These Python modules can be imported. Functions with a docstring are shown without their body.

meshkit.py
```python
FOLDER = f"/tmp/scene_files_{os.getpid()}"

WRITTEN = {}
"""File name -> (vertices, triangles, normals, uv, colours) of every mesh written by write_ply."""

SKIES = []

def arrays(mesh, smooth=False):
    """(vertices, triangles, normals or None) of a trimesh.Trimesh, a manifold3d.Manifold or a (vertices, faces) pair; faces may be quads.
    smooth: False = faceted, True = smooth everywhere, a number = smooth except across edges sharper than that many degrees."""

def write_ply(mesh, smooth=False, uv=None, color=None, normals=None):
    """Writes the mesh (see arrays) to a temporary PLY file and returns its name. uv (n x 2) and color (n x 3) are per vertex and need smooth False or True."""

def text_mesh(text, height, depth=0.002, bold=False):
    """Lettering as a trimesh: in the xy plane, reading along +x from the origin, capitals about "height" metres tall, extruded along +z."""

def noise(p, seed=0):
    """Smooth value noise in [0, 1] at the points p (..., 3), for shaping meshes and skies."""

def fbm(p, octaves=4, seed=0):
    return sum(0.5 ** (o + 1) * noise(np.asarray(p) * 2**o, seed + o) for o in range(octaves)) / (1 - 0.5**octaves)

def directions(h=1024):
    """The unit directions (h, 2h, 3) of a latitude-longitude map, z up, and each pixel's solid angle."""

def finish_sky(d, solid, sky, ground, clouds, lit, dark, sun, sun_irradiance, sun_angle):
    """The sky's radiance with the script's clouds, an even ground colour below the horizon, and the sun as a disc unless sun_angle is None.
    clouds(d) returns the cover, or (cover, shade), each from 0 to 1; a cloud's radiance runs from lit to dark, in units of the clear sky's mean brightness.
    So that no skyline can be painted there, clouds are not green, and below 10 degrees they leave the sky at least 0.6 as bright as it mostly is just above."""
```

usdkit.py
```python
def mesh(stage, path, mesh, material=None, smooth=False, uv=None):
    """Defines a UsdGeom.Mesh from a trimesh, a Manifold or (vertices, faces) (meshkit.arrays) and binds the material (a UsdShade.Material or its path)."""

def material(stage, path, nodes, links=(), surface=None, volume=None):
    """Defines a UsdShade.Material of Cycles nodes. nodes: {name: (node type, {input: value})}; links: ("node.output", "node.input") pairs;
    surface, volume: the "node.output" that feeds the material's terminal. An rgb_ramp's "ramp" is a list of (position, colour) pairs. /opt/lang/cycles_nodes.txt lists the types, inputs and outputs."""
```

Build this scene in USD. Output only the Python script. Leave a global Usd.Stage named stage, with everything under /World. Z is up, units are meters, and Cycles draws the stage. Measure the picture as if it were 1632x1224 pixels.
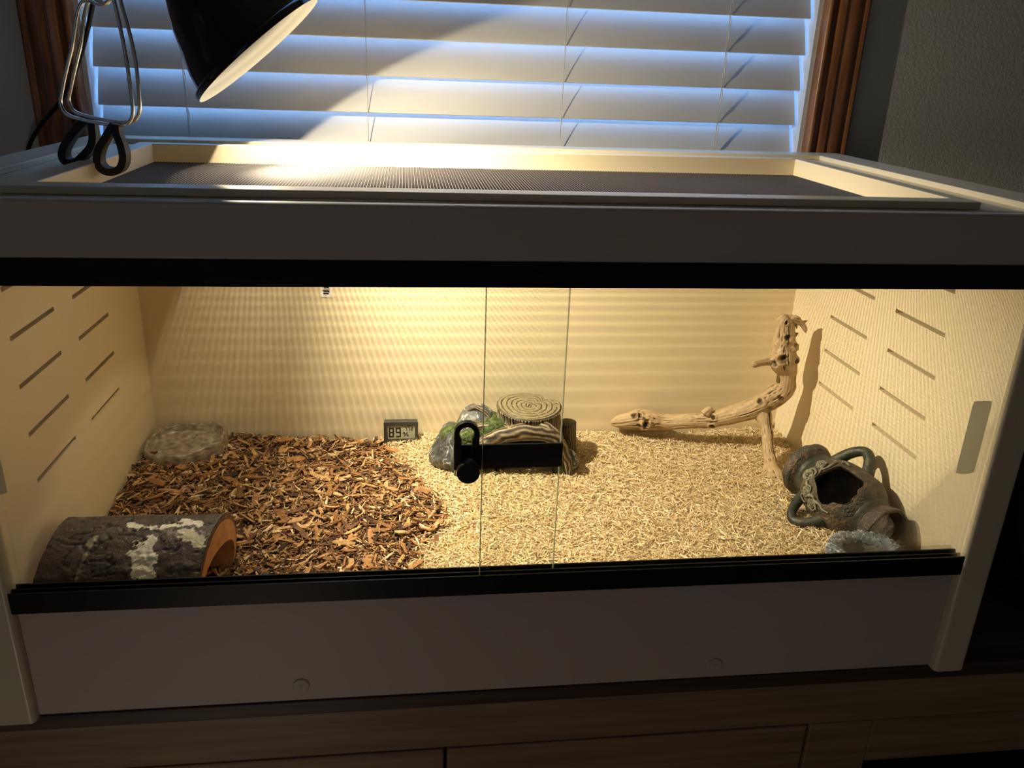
import math, numpy as np, trimesh, usdkit, manifold3d as m3
from meshkit import noise, fbm, text_mesh
from pxr import Usd, UsdGeom, UsdLux, UsdShade, Gf, Sdf, Vt
from scipy.interpolate import PchipInterpolator
from shapely.geometry import Polygon, Point, box as sbox
from shapely import affinity
from shapely.ops import unary_union

stage = Usd.Stage.CreateInMemory()
UsdGeom.SetStageUpAxis(stage, 'Z'); UsdGeom.SetStageMetersPerUnit(stage, 1.0)
UsdGeom.Xform.Define(stage, '/World'); UsdGeom.Scope.Define(stage, '/World/Looks')
PI = math.pi

# ------------------------------------------------------------------ camera, sky, lights, exposure
cam = UsdGeom.Camera.Define(stage, '/World/camera')
R_, U_, F_ = np.array([[0.99232006, -0.11873966, 0.0346669], [0.01068312, 0.36147739, 0.93231967], [0.12323462, 0.92478916, -0.35996977]])
C_ = np.array([0.4571, -0.8527, 0.7701])
cam.AddTransformOp().Set(Gf.Matrix4d(*R_, 0, *U_, 0, *(-F_), 0, *C_, 1))
cam.CreateHorizontalApertureAttr(36.0); cam.CreateFocalLengthAttr(36.0 * 1318.47 / 1632)
cam.CreateClippingRangeAttr(Gf.Vec2f(0.02, 200)); cam.CreateFStopAttr(0.0); cam.CreateFocusDistanceAttr(1.2)
cam.CreateExposureAttr(0.0)

sky = UsdLux.DomeLight.Define(stage, '/World/sky_light')
sky.CreateIntensityAttr(1.5); sky.CreateColorAttr(Gf.Vec3f(0.21, 0.46, 1.0))

BEAM, SPILL = 84000.0 * 3.95, 11500.0 * 3.95
LAMP_COLOR = (1.0, 0.86, 0.61)
LC = np.array([.2656, .3449, .7767]); AX = np.array([.6440, .005, -.7650]); AX /= np.linalg.norm(AX)      # rim centre and axis of the dome lamp
_z = -AX; _x = np.cross([0, 1, 0], _z); _x /= np.linalg.norm(_x); _y = np.cross(_z, _x)
for _n, _i, _c, _s in (('heat_lamp_beam', BEAM, 46.0, 0.9), ('heat_lamp_spill', SPILL, 76.0, 0.6)):     # the flood bulb: its forward beam and its wider spill
    fl = UsdLux.SphereLight.Define(stage, '/World/' + _n)
    fl.CreateRadiusAttr(0.0025); fl.CreateIntensityAttr(_i); fl.CreateColorAttr(Gf.Vec3f(*LAMP_COLOR))
    fl.AddTransformOp().Set(Gf.Matrix4d(*_x, 0, *_y, 0, *_z, 0, *(LC - AX * .046), 1))
    _sh = UsdLux.ShapingAPI.Apply(fl.GetPrim()); _sh.CreateShapingConeAngleAttr(_c); _sh.CreateShapingConeSoftnessAttr(_s)
ROOM_LAMP = 1.2
rl = UsdLux.SphereLight.Define(stage, '/World/room_lamp_light')        # a lamp far to the left in the dim room behind the camera
rl.CreateRadiusAttr(0.08); rl.CreateIntensityAttr(ROOM_LAMP * 10); rl.CreateColorAttr(Gf.Vec3f(1.0, 0.84, 0.68))
rl.AddTranslateOp().Set(Gf.Vec3d(0.05, -1.05, -0.64))

dw = UsdLux.RectLight.Define(stage, '/World/far_window_light')                                         # grey daylight from a window in the far wall behind the camera
dw.CreateWidthAttr(1.3); dw.CreateHeightAttr(1.2); dw.CreateIntensityAttr(0.21); dw.CreateColorAttr(Gf.Vec3f(0.45, 0.74, 1.25))
dw.AddTransformOp().Set(Gf.Matrix4d(1, 0, 0, 0, 0, 0, 1, 0, 0, -1, 0, 0, -1.0, -3.15, 0.9, 1))       # faces +y

# ------------------------------------------------------------------ helpers
def mk(name, nodes, links, surface='p.BSDF'):
    return usdkit.material(stage, '/World/Looks/' + name, nodes, links, surface=surface)

def mat(name, color, rough=0.5, vary=None, scale=(1, 1, 1), nscale=8, detail=4, bump=None, coord='position', **kw):
    """Principled material. vary: ramp stops over a noise; bump: (scale vec, strength, distance)."""
    nodes = {'p': ('principled_bsdf', {'base_color': color, 'roughness': rough, **kw}), 'g': ('geometry', {})}
    links = []
    if vary:
        nodes.update(m=('mapping', {'scale': scale}), n=('noise_texture', {'scale': nscale, 'detail': detail}), r=('rgb_ramp', {'ramp': vary}))
        links += [('g.position', 'm.vector'), ('m.vector', 'n.vector'), ('n.fac', 'r.fac'), ('r.color', 'p.base_color')]
    if bump:
        nodes.update(bm=('mapping', {'scale': bump[0]}), bn=('noise_texture', {'scale': 1.0, 'detail': 3}), b=('bump', {'strength': bump[1], 'distance': bump[2]}))
        links += [('g.position', 'bm.vector'), ('bm.vector', 'bn.vector'), ('bn.fac', 'b.height'), ('b.normal', 'p.normal')]
    return mk(name, nodes, links)

def tone_mat(name, ramp, rough=0.6, nscale=60, namt=0.25, bump=None, nvec=(1, 1, 1), **kw):
    """Colour from the mesh's own 'tone' primvar (grain, cracks, paint) broken up with noise."""
    nodes = {'p': ('principled_bsdf', {'roughness': rough, **kw}), 'g': ('geometry', {}), 'a': ('attribute', {'attribute': 'tone'}),
             'm': ('mapping', {'scale': nvec}), 'n': ('noise_texture', {'scale': nscale, 'detail': 4}), 's': ('math', {'math_type': 'multiply_add', 'value2': namt, 'value3': -namt / 2}),
             'd': ('math', {'math_type': 'add'}), 'r': ('rgb_ramp', {'ramp': ramp})}
    links = [('g.position', 'm.vector'), ('m.vector', 'n.vector'), ('n.fac', 's.value1'), ('s.value', 'd.value1'), ('a.fac', 'd.value2'), ('d.value', 'r.fac'), ('r.color', 'p.base_color')]
    if bump:
        nodes.update(bn=('noise_texture', {'scale': bump[0], 'detail': 4}), b=('bump', {'strength': bump[1], 'distance': bump[2]}))
        links += [('g.position', 'bn.vector'), ('bn.fac', 'b.height'), ('b.normal', 'p.normal')]
    return mk(name, nodes, links)

def random_mat(name, ramp, rough=0.7, nvec=(1, 1, 1), trans=0.0):
    """Colour picked per copy, with a little grain."""
    nodes = {'p': ('principled_bsdf', {'roughness': rough, 'specular_ior_level': 0.3}), 'o': ('object_info', {}), 'r': ('rgb_ramp', {'ramp': ramp}), 'g': ('geometry', {}),
             'n': ('noise_texture', {'scale': 300, 'detail': 2}), 'r2': ('rgb_ramp', {'ramp': [(0.3, (0.72, 0.72, 0.72)), (0.7, (1.1, 1.1, 1.1))]}), 'x': ('mix', {'mix_type': 'multiply', 'fac': 1.0})}
    links = [('o.random', 'r.fac'), ('g.position', 'n.vector'), ('n.fac', 'r2.fac'), ('r.color', 'x.color1'), ('r2.color', 'x.color2'), ('x.color', 'p.base_color')]
    return mk(name, nodes, links)

used = {}
def numbered(parent, name):
    k = used.get((parent, name), 0); used[(parent, name)] = k + 1
    return f'{parent}/{name}' if k == 0 else f'{parent}/{name}_{k:03d}'

bases = {'/World': np.zeros(3)}
def thing(name, label=None, cat=None, base=(0, 0, 0), group=None, kind=None):
    p = numbered('/World', name)
    x = UsdGeom.Xform.Define(stage, p); x.AddTranslateOp().Set(Gf.Vec3d(*map(float, base)))
    bases[p] = np.array(base, float); props(p, label, cat, group, kind)
    return p

def props(p, label=None, cat=None, group=None, kind=None):
    q = stage.GetPrimAtPath(p)
    for k, v in (('label', label), ('category', cat), ('group', group), ('kind', kind)):
        if v: q.SetCustomDataByKey(k, v)

def obj(name, mesh, m, parent='/World', smooth=False, label=None, cat=None, group=None, kind=None, tone=None):
    """One Mesh prim; vertices are given in world space, stored relative to the thing's base."""
    p = numbered(parent, name); b = bases[parent]
    if hasattr(mesh, 'to_mesh'):
        mm = mesh.to_mesh(); mesh = (np.array(mm.vert_properties[:, :3], float), np.array(mm.tri_verts))
    if isinstance(mesh, trimesh.Trimesh): mesh = (np.array(mesh.vertices), np.array(mesh.faces))
    v, f = np.asarray(mesh[0], float) - b, np.asarray(mesh[1])
    if tone is not None and smooth: smooth = True
    me = usdkit.mesh(stage, p, (v, f), m, smooth=smooth)
    if tone is not None:
        UsdGeom.PrimvarsAPI(me).CreatePrimvar('tone', Sdf.ValueTypeNames.FloatArray, 'vertex').Set(Vt.FloatArray.FromNumpy(np.asarray(tone, np.float32)))
    bases[p] = b
    props(p, label, cat, group, kind)
    return p

def struct(name, mesh, m, label, parent='/World', **k):
    return obj(name, mesh, m, parent, label=label, kind='structure' if parent == '/World' else None, **k)

def cat_(*ms): return trimesh.util.concatenate([x if isinstance(x, trimesh.Trimesh) else trimesh.Trimesh(*x, process=False) for x in ms])
def bx(x0, x1, y0, y1, z0, z1): 
    b = trimesh.creation.box([x1 - x0, y1 - y0, z1 - z0]); b.apply_translation([(x0 + x1) / 2, (y0 + y1) / 2, (z0 + z1) / 2]); return b
def rb(x0, x1, y0, y1, z0, z1, r=0.002):
    """Box with chamfer-rounded edges."""
    r = min(r, 0.45 * min(x1 - x0, y1 - y0, z1 - z0)); pts = []
    for x, sx in ((x0, 1), (x1, -1)):
        for y, sy in ((y0, 1), (y1, -1)):
            for z, sz in ((z0, 1), (z1, -1)):
                k = 0.3
                pts += [(x, y + sy * r, z + sz * r), (x + sx * r, y, z + sz * r), (x + sx * r, y + sy * r, z), (x + sx * r * k, y + sy * r * k, z + sz * r), (x + sx * r * k, y + sy * r, z + sz * r * k), (x + sx * r, y + sy * r * k, z + sz * r * k)]
    return trimesh.convex.convex_hull(np.array(pts))
def extrude(poly, axis, a, b):
    """Extrudes a shapely polygon: axis 'z' (poly in xy), 'x' (poly in yz), 'y' (poly in xz)."""
    parts = []
    for g in getattr(poly, 'geoms', [poly]):
        m = trimesh.creation.extrude_polygon(g, b - a, engine='earcut'); v = m.vertices.copy(); v[:, 2] += a
        if axis == 'x': v = v[:, [2, 0, 1]]
        elif axis == 'y': v = np.stack([v[:, 0], v[:, 2], v[:, 1]], 1)
        mm = trimesh.Trimesh(v, m.faces, process=False)
        if axis == 'y': mm.invert()
        parts.append(mm)
    return cat_(*parts)
def man(m):
    if isinstance(m, tuple): m = trimesh.Trimesh(*m, process=False)
    return m3.Manifold(m3.Mesh(np.asarray(m.vertices, np.float32), np.asarray(m.faces, np.uint32)))
def grid_faces(n, m, wrap=True):
    """Faces of n rings of m points."""
    i, j = np.meshgrid(np.arange(n - 1), np.arange(m if wrap else m - 1), indexing='ij'); j2 = (j + 1) % m
    q = np.stack([i * m + j, i * m + j2, (i + 1) * m + j2, (i + 1) * m + j], -1).reshape(-1, 4)
    return np.vstack([q[:, [0, 1, 2]], q[:, [0, 2, 3]]])
def frames(p):
    t = np.gradient(p, axis=0); t /= np.linalg.norm(t, axis=1, keepdims=True)
    a = np.cross(t[0], [0, 0, 1.0] if abs(t[0][2]) < 0.9 else [0, 1.0, 0]); a /= np.linalg.norm(a); A = [a]
    for k in range(1, len(p)):
        a = a - t[k] * (a @ t[k]); a /= np.linalg.norm(a); A.append(a)
    A = np.array(A); return t, A, np.cross(t, A)
def tube(pts, rad, n=12, m=None, disp=None):
    """Swept tube through the points with varying radius. disp(s, theta, xyz) -> (factor, tone). Returns (v, f, tone)."""
    pts = np.asarray(pts, float); rad = np.broadcast_to(np.asarray(rad, float), (len(pts),))
    s = np.r_[0, np.cumsum(np.linalg.norm(np.diff(pts, axis=0), axis=1))]
    m = m or max(4, 4 * len(pts)); u = np.linspace(0, s[-1], m)
    P = np.stack([PchipInterpolator(s, pts[:, k])(u) for k in range(3)], 1); Rr = PchipInterpolator(s, rad)(u)
    k = np.array([1, 2, 1]) / 4
    for _ in range(2): P[1:-1] = k[0] * P[:-2] + k[1] * P[1:-1] + k[2] * P[2:]
    t, A, B = frames(P); th = np.arange(n) * 2 * PI / n
    d = np.cos(th)[None, :, None] * A[:, None] + np.sin(th)[None, :, None] * B[:, None]
    fac, tone = (np.ones((m, n)), np.full((m, n), 0.5)) if disp is None else disp(np.broadcast_to(u[:, None], (m, n)), np.broadcast_to(th[None], (m, n)), P[:, None] + d * Rr[:, None, None])
    v = P[:, None] + d * (Rr[:, None] * fac)[..., None]
    v = np.vstack([v.reshape(-1, 3), P[0] - t[0] * Rr[0] * 0.5, P[-1] + t[-1] * Rr[-1] * 0.5])
    f = grid_faces(m, n); a, b = m * n, m * n + 1; j = np.arange(n); j2 = (j + 1) % n
    f = np.vstack([f, np.stack([np.full(n, a), j2, j], 1), np.stack([np.full(n, b), (m - 1) * n + j, (m - 1) * n + j2], 1)])
    return v, f, np.r_[tone.ravel(), tone[0].mean(), tone[-1].mean()]
def join(*ts):
    v, f, t, k = [], [], [], 0
    for a, b, c in ts: v.append(a); f.append(np.asarray(b) + k); t.append(c); k += len(a)
    return np.vstack(v), np.vstack(f), np.concatenate(t)
def unit(a): a = np.asarray(a, float); return a / np.linalg.norm(a)
def lathe(profile, origin, axis, n=48, m=None, disp=None, ref=(0, 0, 1), close=True):
    """profile rows (t along axis, r). Closed at both ends when r reaches 0 or capped."""
    pr = np.asarray(profile, float); axis = unit(axis); a = unit(np.cross(ref, axis)); b = np.cross(axis, a)
    th = np.arange(n) * 2 * PI / n; T, Rr = pr[:, 0][:, None], pr[:, 1][:, None]
    d = np.cos(th)[:, None] * a + np.sin(th)[:, None] * b
    fac = np.ones((len(pr), n)) if disp is None else disp(np.broadcast_to(T, (len(pr), n)), np.broadcast_to(th[None], (len(pr), n)))
    v = np.array(origin) + T[..., None] * axis + (Rr * fac)[..., None] * d[None]
    v = v.reshape(-1, 3); f = grid_faces(len(pr), n); f = f[:, ::-1]
    if close:
        j = np.arange(n); j2 = (j + 1) % n; k = len(v)
        v = np.vstack([v, np.array(origin) + pr[0, 0] * axis, np.array(origin) + pr[-1, 0] * axis])
        f = np.vstack([f, np.stack([np.full(n, k), j, j2], 1), np.stack([np.full(n, k + 1), (len(pr) - 1) * n + j2, (len(pr) - 1) * n + j], 1)])
    m_ = trimesh.Trimesh(v, f, process=False)
    if close and m_.volume < 0: m_.invert()
    return m_
def blob(center, radii, sub=4, amp=0.15, freq=30, seed=0, ridged=False):
    s = trimesh.creation.icosphere(sub); p = s.vertices * np.array(radii)
    nz = fbm((p + np.array(center)) * freq, 4, seed)
    if ridged: nz = 1 - np.abs(2 * nz - 1) * 2
    v = p * (1 + amp * (2 * nz - 1))[:, None] + center
    return v, s.faces, nz

# ------------------------------------------------------------------ materials
pvc = mat('cream_pvc', (0.82, 0.70, 0.475), 0.42, bump=((6, 160, 160), 0.06, 0.001))
pvc_edge = mat('cream_pvc_trim', (0.79, 0.69, 0.49), 0.32)
pvc_front = mat('taupe_pvc', (0.66, 0.55, 0.45), 0.5, bump=((3, 60, 60), 0.1, 0.001))
pvc_fascia = mat('grey_pvc', (0.62, 0.57, 0.48), 0.45)
black_al = mat('black_anodised_track', (0.006, 0.0065, 0.007), 0.42, specular_ior_level=0.22)
black_metal = mat('black_lock_metal', (0.010, 0.010, 0.010), 0.42)
wire_mat = mat('dark_screen_wire', (0.042, 0.037, 0.039), 0.5)
chrome = mat('chrome_wire', (0.75, 0.74, 0.70), 0.15, metallic=1.0)
rubber = mat('black_rubber', (0.014, 0.0135, 0.0135), 0.6)
shade_black = mat('gloss_black_enamel', (0.004, 0.005, 0.007), 0.12)
shade_inner = mat('satin_reflector', (0.24, 0.23, 0.20), 0.5, metallic=0.2, bump=((250, 250, 250), 0.15, 0.001))
bulb_glass = mat('silvered_bulb_glass', (0.7, 0.68, 0.62), 0.25)
lens_mat = mk('glowing_bulb_lens', {'e': ('emission', {'color': LAMP_COLOR, 'strength': 1.5})}, [], 'e.emission')
slat_mat = mat('white_slat', (0.74, 0.73, 0.71), 0.38, bump=((4, 90, 90), 0.08, 0.001))
cord_mat = mat('blind_cord', (0.55, 0.54, 0.52), 0.7)
vinyl = mat('white_vinyl', (0.78, 0.79, 0.80), 0.4)
wallpaint = mat('grey_wall_paint', (0.70, 0.71, 0.68), 0.55, bump=((210, 210, 210), 0.4, 0.003))
ceil_mat = mat('ceiling_paint', (0.6, 0.6, 0.58), 0.8)
floor_mat = mat('floor_boards', (0.16, 0.10, 0.06), 0.45, vary=[(0.3, (0.12, 0.07, 0.04)), (0.7, (0.2, 0.13, 0.08))], scale=(1, 12, 1), nscale=6)
casing_mat = mat('stained_casing_wood', (0.12, 0.04, 0.018), 0.3, vary=[(0.25, (0.11, 0.040, 0.018)), (0.5, (0.29, 0.115, 0.047)), (0.75, (0.46, 0.21, 0.09))], scale=(26, 26, 3.0), nscale=2.2, detail=5)
cab_mat = mat('cabinet_oak', (0.10, 0.065, 0.035), 0.5, vary=[(0.3, (0.23, 0.145, 0.075)), (0.7, (0.38, 0.26, 0.14))], scale=(1.2, 18, 30), nscale=3, detail=5, bump=((6, 150, 200), 0.15, 0.001))
cab_dark = mat('cabinet_edge_stain', (0.075, 0.045, 0.028), 0.5, vary=[(0.3, (0.055, 0.033, 0.022)), (0.7, (0.10, 0.06, 0.036))], scale=(1.2, 18, 30), nscale=3)
cab_void = mat('cabinet_inside', (0.015, 0.013, 0.012), 0.7)
glass_mat = mk('door_glass', {'t': ('transparent_bsdf', {'color': (0.975, 0.985, 0.975)}), 'g': ('glossy_bsdf', {'color': (1, 1, 1), 'roughness': 0.0}), 'f': ('fresnel', {'IOR': 1.45}),
                              's': ('math', {'math_type': 'multiply', 'value2': 0.6}), 'm': ('mix_closure', {})},
               [('f.fac', 's.value1'), ('s.value', 'm.fac'), ('t.BSDF', 'm.closure1'), ('g.BSDF', 'm.closure2')], 'm.closure')
glass_edge = mk('glass_edge', {'t': ('transparent_bsdf', {'color': (0.8, 0.82, 0.7)}), 'd': ('principled_bsdf', {'base_color': (0.80, 0.78, 0.66), 'roughness': 0.3}), 'm': ('mix_closure', {'fac': 0.5})},
                [('t.BSDF', 'm.closure1'), ('d.BSDF', 'm.closure2')], 'm.closure')
frost = mk('frosted_glass', {'t': ('translucent_bsdf', {'color': (0.8, 0.8, 0.72)}), 'd': ('diffuse_bsdf', {'color': (0.55, 0.55, 0.48)}), 'm': ('mix_closure', {'fac': 0.45}), 'c': ('transparent_bsdf', {'color': (0.9, 0.92, 0.9)}), 'mm': ('mix_closure', {'fac': 0.35})},
           [('t.BSDF', 'm.closure1'), ('d.BSDF', 'm.closure2'), ('m.closure', 'mm.closure1'), ('c.BSDF', 'mm.closure2')], 'mm.closure')

# ------------------------------------------------------------------ the room
WY = 0.66; WX0, WX1, WZ0, WZ1 = -0.066, 1.184, 0.56, 1.62            # window opening
wall = Polygon([(-2.4, -0.75), (3.2, -0.75), (3.2, 1.75), (-2.4, 1.75)], [[(WX0, WZ0), (WX1, WZ0), (WX1, WZ1), (WX0, WZ1)]])
struct('wall_back', extrude(wall, 'y', WY, WY + 0.14), wallpaint, 'grey textured wall around the window')
struct('wall_left', bx(-2.5, -2.4, -3.2, WY + .14, -0.75, 1.75), wallpaint, 'grey wall at the left end of the room')
struct('wall_right', bx(3.2, 3.3, -3.2, WY + .14, -0.75, 1.75), wallpaint, 'grey wall at the right end of the room')
struct('wall_front', bx(-2.5, 3.3, -3.3, -3.2, -0.75, 1.75), wallpaint, 'grey wall behind the camera')
struct('floor', bx(-2.5, 3.3, -3.3, WY + .14, -0.85, -0.75), floor_mat, 'brown floor of the room')
struct('ceiling', bx(-2.5, 3.3, -3.3, WY + .14, 1.75, 1.85), ceil_mat, 'white ceiling of the room')

win = thing('window_1', 'window with white vinyl frame behind the white blinds', None, (0.56, 0.74, WZ0), kind='structure')
obj('window_frame', cat_(bx(WX0, WX0 + .008, WY + .002, WY + .14, WZ0, WZ1), bx(WX1 - .008, WX1, WY + .002, WY + .14, WZ0, WZ1), bx(WX0, WX1, WY + .002, WY + .14, WZ1 - .008, WZ1), bx(WX0, WX1, WY + .002, WY + .14, WZ0, WZ0 + .012),
    rb(WX0 + .008, WX0 + .03, .735, .775, WZ0, WZ1), rb(WX1 - .03, WX1 - .008, .735, .775, WZ0, WZ1), rb(WX0, WX1, .735, .775, WZ0, WZ0 + .05), rb(WX0, WX1, .735, .775, WZ1 - .05, WZ1), rb(WX0, WX1, .735, .77, 1.07, 1.11)), vinyl, win)
obj('window_pane', bx(WX0 + .03, WX1 - .03, .753, .757, WZ0 + .05, WZ1 - .05), glass_mat, win)
def casing(sign, inner):
    w, d = 0.079, 0.020
    prof = [(0, 0)]
    for cx, cy, r in ((0.006, 0.012, 0.0058),):
        prof += [(0, 0.010)] + [(cx - r * math.cos(a), cy + r * math.sin(a)) for a in np.linspace(0.1, PI - 0.3, 9)]
    prof += [(0.0125, 0.011), (0.0155, 0.0095), (0.019, 0.0105)]
    prof += [(0.021, 0.0165), (0.024, 0.0178), (0.033, 0.0182), (0.0345, 0.0170), (0.0365, 0.0172)]
    prof += [(x, 0.0158 + 0.0035 * math.sin((x - 0.0375) / 0.028 * PI)) for x in np.linspace(0.0375, 0.0655, 8)]
    prof += [(0.067, 0.0168), (0.0685, 0.0175), (0.073, 0.0182), (0.077, 0.0165), (0.079, 0.012), (0.079, 0)]
    return Polygon([(inner + sign * x, WY - y * 1.3) for x, y in prof])
struct('trim_1', extrude(casing(-1, WX0 + .001), 'z', 0.30, 1.72), casing_mat, 'dark stained wooden casing left of the window', smooth=35)
struct('trim_2', extrude(casing(1, WX1 - .001), 'z', 0.30, 1.72), casing_mat, 'reddish brown grooved wooden casing right of the window', smooth=35)
struct('trim_3', rb(WX0 - .08, WX1 + .08, WY - .02, WY, WZ1, WZ1 + .08, .004), casing_mat, 'wooden head casing over the window')
struct('trim_4', rb(WX0 - .002, WX1 + .002, WY - .018, WY + .06, WZ0 - .025, WZ0 - .001, .004), casing_mat, 'wooden window stool behind the terrarium')

blind = thing('window_blind', 'white two inch slat blind hanging in the window behind the terrarium', 'window blind', (0.56, 0.688, 1.6))
pitch, z0s = 0.0602, 0.6843
sw, tilt = 0.0660, math.radians(66.5)
for k in range(-2, 16):
    zb = z0s + k * pitch                                                  # bottom, room-side edge
    u = np.linspace(0, 1, 9)
    crown = 0.0012 * (1 - (2 * u - 1) ** 2)
    cy = 0.676 + u * sw * math.cos(tilt) - crown * math.sin(tilt); cz = zb + u * sw * math.sin(tilt) + crown * math.cos(tilt)
    outer = list(zip(cy, cz)); inner_ = [(y + 0.0028 * math.sin(tilt), z - 0.0028 * math.cos(tilt)) for y, z in reversed(outer)]
    obj('slat', extrude(Polygon(outer + inner_), 'x', -0.0535, 1.171), slat_mat, blind, smooth=40)
for cx in (0.0885, 0.3905, 0.7310, 1.0205):
    obj('ladder_cord', (tube([(cx, .6738, .545), (cx + .0005, .6735, 1.0), (cx, .6738, 1.6)], .0007, 6)[:2]), cord_mat, blind, smooth=True)
    obj('ladder_cord', (tube([(cx, .706, .545), (cx, .706, 1.6)], .0006, 5)[:2]), cord_mat, blind, smooth=True)
for cx in (0.0905, 1.0222):
    ms = []
    for k in range(-1, 15):
        zt = z0s + (k + 1) * pitch - .002
        ms.append(trimesh.Trimesh(*tube([(cx, .6733, zt), (cx + .0016, .6730, zt - .012), (cx - .0004, .6728, zt - .024), (cx + .0014, .6728, zt - .034), (cx + .0004, .6732, zt - .042)], [.0007, .0010, .0008, .0010, .0005], 6, 14)[:2], process=False))
    obj('lift_cord', cat_(*ms), vinyl, blind, smooth=True, label='white twisted lift cord')
obj('bottom_rail', rb(-.0535, 1.171, .672, .706, .53, .548, .003), slat_mat, blind)
obj('head_rail', rb(-.0575, 1.175, .670, .715, 1.575, 1.61, .003), slat_mat, blind)

# ------------------------------------------------------------------ cabinet
cab = thing('cabinet', 'brown wooden cabinet carrying the terrarium', 'cabinet', (0.5, 0.3, -0.75))
CY = 0.012
obj('cabinet_top', rb(-0.75, 2.05, CY, .615, -.0215, 0, .0015), cab_dark, cab)
obj('body', cat_(bx(-.72, -.70, CY + .01, .61, -.75, -.0215), bx(2.0, 2.02, CY + .01, .61, -.75, -.0215), bx(-.72, 2.02, .59, .61, -.75, -.0215), bx(-.72, 2.02, CY + .02, .61, -.75, -.72), bx(1.05, 1.07, CY + .02, .59, -.72, -.0215)), cab_void, cab)
obj('top_rail', rb(-.72, 2.02, CY + .003, CY + .025, -.0945, -.0215, .002), cab_mat, cab)
obj('stile', rb(1.022, 1.118, CY + .003, CY + .025, -.75, -.0945, .002), cab_mat, cab)
for a, b in ((-.72, -.02), (-.016, .4985), (.5025, 1.0185)):
    d = obj('door', rb(a, b, CY + .004, CY + .022, -.74, -.0975, .003), cab_mat, cab)
obj('shelf_rail', rb(1.118, 2.02, CY + .003, CY + .025, -.172, -.0945, .002), cab_mat, cab)
obj('stile', rb(1.96, 2.02, CY + .003, CY + .025, -.75, -.172, .002), cab_mat, cab)

# ------------------------------------------------------------------ terrarium
D, ZF = 0.585, 0.634
XL, XR = -0.045, 1.225
ter = thing('terrarium', 'large cream terrarium with sliding glass doors and screened top on the cabinet', 'terrarium', (0.59, 0.3, 0))
ZSL, ZSR = [.5125, .454, .394, .332, .270], [.508, .4472, .385, .3232, .2622]
ZRL, ZRR = [.512, .4515, .3917, .3296, .2685], [.51, .449, .384, .323, .262]
def side(x0, x1, cols):
    holes = []
    for y0, y1, zs in cols:
        for z in zs:
            holes.append(Polygon([(y0, z - .0022), (y1, z - .0022), (y1, z + .0022), (y0, z + .0022)]).buffer(.0008))
    p = Polygon([(.035, .0), (D + .018, .0), (D + .018, ZF), (.035, ZF)], [list(h.exterior.coords) for h in holes])
    return extrude(p, 'x', x0, x1)
obj('side_panel', side(-.018, 0, [(.12, .2465, ZSL), (.311, .433, ZRL)]), pvc, ter)
obj('side_panel', side(1.18, 1.198, [(.1415, .262, ZSR), (.324, .444, ZRR)]), pvc, ter)
def post(x0, x1, inner):
    s = sbox(x0, 0.0, x1, .035).buffer(-.007).buffer(.007, quad_segs=6)
    s = s.union(sbox(x0, .01, x1, .035))
    return extrude(s, 'z', 0, ZF)
obj('corner_post', post(XL, 0, 0), pvc_edge, ter, smooth=25)
obj('corner_post', post(1.18, XR, 1), pvc_edge, ter, smooth=25)
obj('back_panel', bx(XL, XR, D, D + .018, 0, ZF), pvc, ter)
obj('bottom_panel', bx(XL, XR, .03, D, .004, .022), pvc, ter)
fp = obj('front_panel', rb(0, 1.18, .0123, .03, .002, .1605, .0015), pvc_front, ter, label='lower front board in taupe')
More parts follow.
